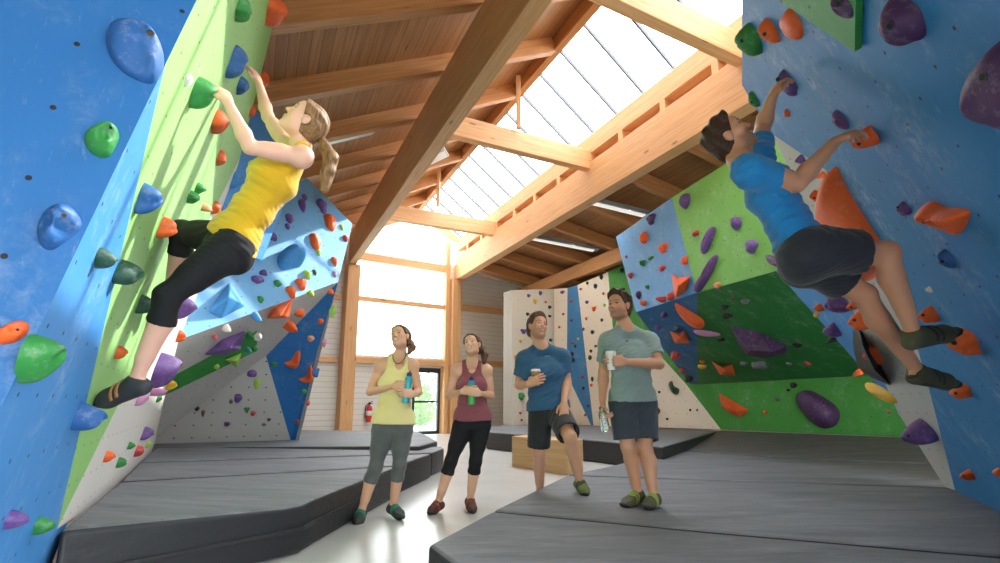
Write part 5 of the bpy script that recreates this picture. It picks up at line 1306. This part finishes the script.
# ---- corner wall
volume('kick', [(718, 392), (750, 410), (740, 418), (727, 412), (721, 405)], [(735, 411)], .22, 'orange')
free('kick', [(799, 393), (809, 390), (822, 396), (836, 406), (840, 416), (835, 426), (822, 428), (808, 418), (797, 402)], 'plum', .5, (2, -4), (813, 394))
for a in ((793, 385, 7, 6, 'black', 'round'), (788, 390, 4, 3, 'black', 'round'), (777, 399, 5, 4, 'grey', 'round'), (765, 412, 4, 4, 'orange', 'round'), (889, 412, 4, 3, 'red', 'round')): hold('kick', *a)
for a in ((654, 411, 11, 12, 'darkgreen', 'round'), (659, 392, 3, 3, 'black', 'round'), (690, 410, 2.5, 3, 'black', 'round'), (697, 410, 2.5, 3, 'brown', 'round'), (667, 419, 3, 3, 'black', 'round'), (601, 277, 4, 6, 'black', 'round'), (587, 283, 3, 4, 'darkgreen', 'round'), (595, 286, 4, 6, 'navy', 'round'),
          (580.5, 289, 3, 3, 'red', 'round'), (603, 293.5, 3, 3.5, 'orange', 'round'), (586.5, 302, 4, 4, 'purple', 'round'), (593.5, 308.5, 5, 6, 'orange', 'tri'), (604, 305, 3, 4, 'lime', 'round'), (586, 318.5, 2.5, 4, 'red', 'round'), (601.5, 320, 3, 4, 'black', 'round'), (583, 329, 3, 4, 'purple', 'round'), (592, 332, 4, 5, 'darkgreen', 'round'),
          (595.5, 346, 4, 3, 'brown', 'round'), (590.6, 351, 3, 4, 'black', 'round'), (589.6, 357.5, 4, 6, 'darkgreen', 'round'), (601.5, 363, 3, 4, 'orange', 'round'), (592, 379, 3, 6, 'darkgreen', 'round'), (591, 385, 3, 4, 'orange', 'round'), (600, 393, 2.5, 3, 'black', 'round'), (585, 415, 3, 3, 'red', 'round'), (562, 292, 5, 4, 'purple', 'round'), (563, 314, 3, 3, 'red', 'round'), (559, 327, 2.5, 3, 'red', 'round')): hold('cream', *a)
free('cream', [(669, 384), (672, 381), (674, 386), (679, 389), (678, 394), (673, 393)], 'darkgreen', .5, (0, 0))
for a in ((529, 295.5, 4, 4, 'purple', 'round'), (540.8, 293, 4, 5, 'purple', 'round'), (535.7, 301, 5, 6, 'yellow', 'tri'), (550, 307, 4, 4, 'black', 'round'), (528, 314, 4, 4, 'black', 'round'), (550, 316, 4, 3, 'black', 'round'), (524, 331, 7, 6, 'purple', 'tri'), (521, 341, 4, 4, 'yellow', 'tri'), (551, 340, 4, 4, 'darkgreen', 'round'), (515.5, 357, 3, 5, 'yellow', 'round'), (522, 396, 7, 9, 'green', 'round'), (520.6, 413, 3, 3, 'red', 'round'), (522, 420, 3, 3, 'red', 'round'), (546, 302, 3, 3, 'orange', 'round')): hold('creamg', *a)
for a in ((571, 301, 3, 4, 'red', 'round'), (571, 320, 3, 4, 'purple', 'round'), (578, 339, 3, 3, 'yellow', 'round'), (572, 343, 3, 3, 'red', 'round'), (575, 346, 2.5, 4, 'black', 'round'), (571, 354, 5, 6, 'navy', 'round'), (572, 360, 5, 6, 'navy', 'round'), (582, 377, 3.5, 4, 'red', 'round'), (583, 388, 3, 4, 'navy', 'round'), (588, 406, 3, 3, 'plum', 'round')): hold('stripe', *a)
for a in ((621.5, 270, 4, 5, 'black', 'round'), (622.5, 289.5, 4, 4, 'black', 'round'), (659.5, 351, 4, 5, 'black', 'round')): hold('strip', *a)
# ---- near right wall
for a in ((748, 43, 17, 35, 'green', 'half', 95), (768, 33, 16, 20, 'orange', 'half', 90), (753, 100, 10, 15, 'green', 'tri'), (787, 85, 16, 25, 'purple', 'tri', 185), (787, 114, 7, 9, 'orange', 'half'), (839, 121, 12, 22, 'purple', 'tear', 180), (904, 210, 12, 15, 'purple', 'tri', 185), (945, 260, 14, 22, 'blue', 'round'), (929, 316, 18, 18, 'orange', 'tear', 10), (963, 343, 26, 30, 'orange', 'tri', 20), (962, 393, 19, 18, 'orange', 'half', -40), (968, 476, 13, 13, 'orange', 'tear', 20), (998, 473, 9, 11, 'orange', 'round')): hold('E', *a)
free('E', [(790, 8), (799, 18), (803, 28), (802, 38), (795, 37), (787, 28), (783, 18)], 'orange', .5, (-2, 0), (789, 27), hm=.05)
hold('E', 845, 4, 21, 34, 'plum', 'tear', 170); hold('E', 898, 25, 32, 44, 'plum', 'round', -15, up=.1)
hold('E', 1004, 95, 64, 90, 'plum', 'round', 0, lab='huge dark purple moulded hold at the right edge of the picture')
hold('E', 865, 139, 25, 19, 'orange', 'round', 0, up=.1); free('E', [(927, 205), (933, 201), (947, 207), (962, 208), (970, 211), (969, 219), (962, 232), (955, 233), (944, 225), (935, 214)], 'orange', .6, (-4, -4), (939, 217), hm=.10, dents=((952, 222, .7, .4),))
free('E', [(836, 166), (846, 186), (858, 206), (872, 228), (886, 252), (880, 272), (866, 280), (846, 262), (830, 232), (827, 205), (830, 182)], 'orange', .18, (-4, 2), (838, 203), lab='tall orange sail-shaped volume behind the climbing man', amp=.01, pw=5, kind='vol')
o = hold('E', 929, 290, 6, 7, 'white', 'round')
for a in ((821, 176, 9, 8, 'orange', 'tear', 70), (800, 160, 10, 9, 'purple', 'tri'), (816, 197, 11, 14, 'orange', 'tear', 180), (856, 305, 17, 13, 'orange', 'half', -20), (861, 321, 21, 21, 'orange', 'round'), (873, 357, 16, 21, 'orange', 'tear', 0), (918, 434, 29, 31, 'purple', 'half', 120)): hold('F', *a)
for a in ((836, 303, 19, 24, 'purple', 'round'), (819, 308, 9, 9, 'orange', 'round'), (816, 315, 5, 6, 'yellow', 'round'), (832, 331, 14, 16, 'purple', 'round'), (832, 341, 17, 8, 'black', 'half')): hold('D', *a)
volume('D', [(852, 330), (859, 328), (868, 345), (879, 362), (891, 386), (872, 378), (858, 368), (853, 350)], [(862, 345), (875, 371)], .16, 'black'); hold('D', 858, 374, 9, 9, 'orange', 'half'); free('D', [(866, 383), (878, 385), (890, 393), (897, 403), (886, 398), (874, 391)], 'yellow', .6, (0, 0), hm=.07)
# ---- names for each grip, by look and by its rank in height among its equals
def size_word(s): return 'tiny ' if s < 4.6 else 'small ' if s < 9.5 else 'huge ' if s > 44 else 'big ' if s > 23 else ''
byk = {}
for h in HOLDS:
    key = (h[1], size_word(h[6]), h[2], h[3]); byk.setdefault(key, []).append(h)
for key, hs in byk.items():
    hs.sort(key=lambda h: (h[5], h[4]))
    for i, h in enumerate(hs):
        o, place, colour, kind = h[:4]
        noun = SHN[kind] + ('' if kind == 'vol' else ' hold')
        lab = '%s%s %s on the %s' % (key[1], CN.get(colour, colour), noun, PLACE[place])
        if len(hs) > 1: lab += ', ' + (ORD[i] if i < len(hs) - 1 or len(hs) > 2 and False else 'lowest') + ' of %s' % NUMW[len(hs)]
        tag(o, h[7] or lab, 'climbing hold', 'climbing holds on the ' + PLACE[place])
print('holds', len(HOLDS))
# ================================================================== THINGS HELD IN THE HANDS
def handc(P_, q, fw, n_, up=0.0):
    W = V(P_.J['w' + q]); return W + V(fw).normalized() * .075 + V(n_).normalized() * .045 + V((0, 0, up))
def bottle(loc, body, capc, lab, r=.034, h=.215, shoulder='#2c7fb5', tilt=(0, 0, 0)):
    t = thing('water_bottle', lab, 'bottle'); t.location = loc; t.rotation_euler = tilt
    m = body if isinstance(body, bpy.types.Material) else plain('bottle_' + body, body, .3)
    bm = bmesh.new(); lathe(bm, [(r * .8, -h * .5), (r, -h * .48), (r * 1.02, -h * .3), (r * .97, -h * .1), (r, h * .1), (r * .98, h * .24)], seg=24); smooth(obj('bottle_body', bm, m, t), 40)
    bm = bmesh.new(); lathe(bm, [(r * .985, h * .24), (r * .9, h * .32), (r * .62, h * .38), (r * .5, h * .40)], seg=24); smooth(obj('bottle_shoulder', bm, plain('shoulder_' + shoulder, shoulder, .3), t), 40)
    bm = bmesh.new(); lathe(bm, [(r * .6, h * .39), (r * .62, h * .50), (r * .45, h * .52), (r * .2, h * .53), (r * .2, h * .57)], seg=18); smooth(obj('bottle_cap', bm, plain('cap_' + capc, capc, .4), t), 40)
    return t
def cup(loc, lab, sleeve='#8a6b4c', r=.040, h=.115, tilt=(0, 0, 0), body='#e9e6e0'):
    t = thing('paper_cup', lab, 'cup'); t.location = loc; t.rotation_euler = tilt
    bm = bmesh.new(); lathe(bm, [(r * .72, -h * .5), (r * .74, -h * .49), (r, h * .44)], seg=24); smooth(obj('cup_body', bm, plain('cup_' + body, body, .6), t), 40)
    bm = bmesh.new(); lathe(bm, [(r * .82, -h * .22), (r * .955, h * .22), (r * .965, h * .22), (r * .832, -h * .22)], seg=24); smooth(obj('cup_sleeve', bm, plain('sleeve_' + sleeve, sleeve, .8), t), 40)
    bm = bmesh.new(); lathe(bm, [(r * 1.06, h * .42), (r * 1.07, h * .48), (r * .98, h * .50), (r * .92, h * .58), (r * .85, h * .58), (r * .83, h * .55), (.001, h * .55)], seg=24); smooth(obj('cup_lid', bm, plain('lid_white', '#f1efea', .4), t), 40)
    return t
def yc(P_, px, py, q): return atY(px, py, V(P_.J['w' + q]).y)
p = yc(W1, 407, 388, 'L'); bottle(p + V((0, .015, 0)), '#1fa7b4', '#1f3a5c', 'teal water bottle held by the woman in the pale yellow top', .036, .27, '#1fa7b4', (0, .12, 0))
p = yc(W2, 471.5, 391, 'L'); bottle(p + V((0, .015, 0)), '#3fae57', '#1d2a44', 'green bottle with blue shoulder held by the woman in mauve', .036, .26, '#2f8fd0')
p = yc(M1p, 536, 378, 'R'); cup(p + V((0, .02, 0)), 'brown paper cup with white lid held by the man in denim blue', '#8d6a48', .046, .15, (0, 0, 0), '#a8825c')
p = yc(M2p, 611.5, 361, 'L'); cup(p + V((0, .02, 0)), 'white paper cup held by the man in the sage T-shirt', '#e4e1da', .043, .145, (0, 0, 0), '#ece9e3')
cl = NT('clear_plastic'); cl.b.inputs['Transmission Weight'].default_value = .9; cl.b.inputs['Base Color'].default_value = (.75, .9, .88, 1); cl.rough(.12)
p = yc(M2p, 603, 419, 'R'); bottle(p + V((0.0, -.03, 0)), cl.m, '#20302c', 'clear bottle hanging from the hand of the man in sage', .036, .20, '#4f8f78', (0, -.15, 0))
# ================================================================== LIGHT
w = bpy.data.worlds.new('world'); SC.world = w; w.use_nodes = True
bg = w.node_tree.nodes['Background']; bg.inputs[0].default_value = (.93, .97, 1, 1); bg.inputs[1].default_value = 5.4
sl = bpy.data.lights.new('sun', 'SUN'); sl.energy = 5.2; sl.angle = math.radians(.6); sl.color = (1, .95, .86)
so = bpy.data.objects.new('sun', sl); COL.objects.link(so)
sdv = V((-.62, -.5, -.6)); so.rotation_euler = sdv.to_track_quat('-Z', 'Y').to_euler()
SC.view_settings.exposure = .85
SC.cycles.use_denoising = True
SC.cycles.max_bounces = 8; SC.cycles.diffuse_bounces = 5; SC.cycles.transparent_max_bounces = 16
SC.cycles.sample_clamp_indirect = 6
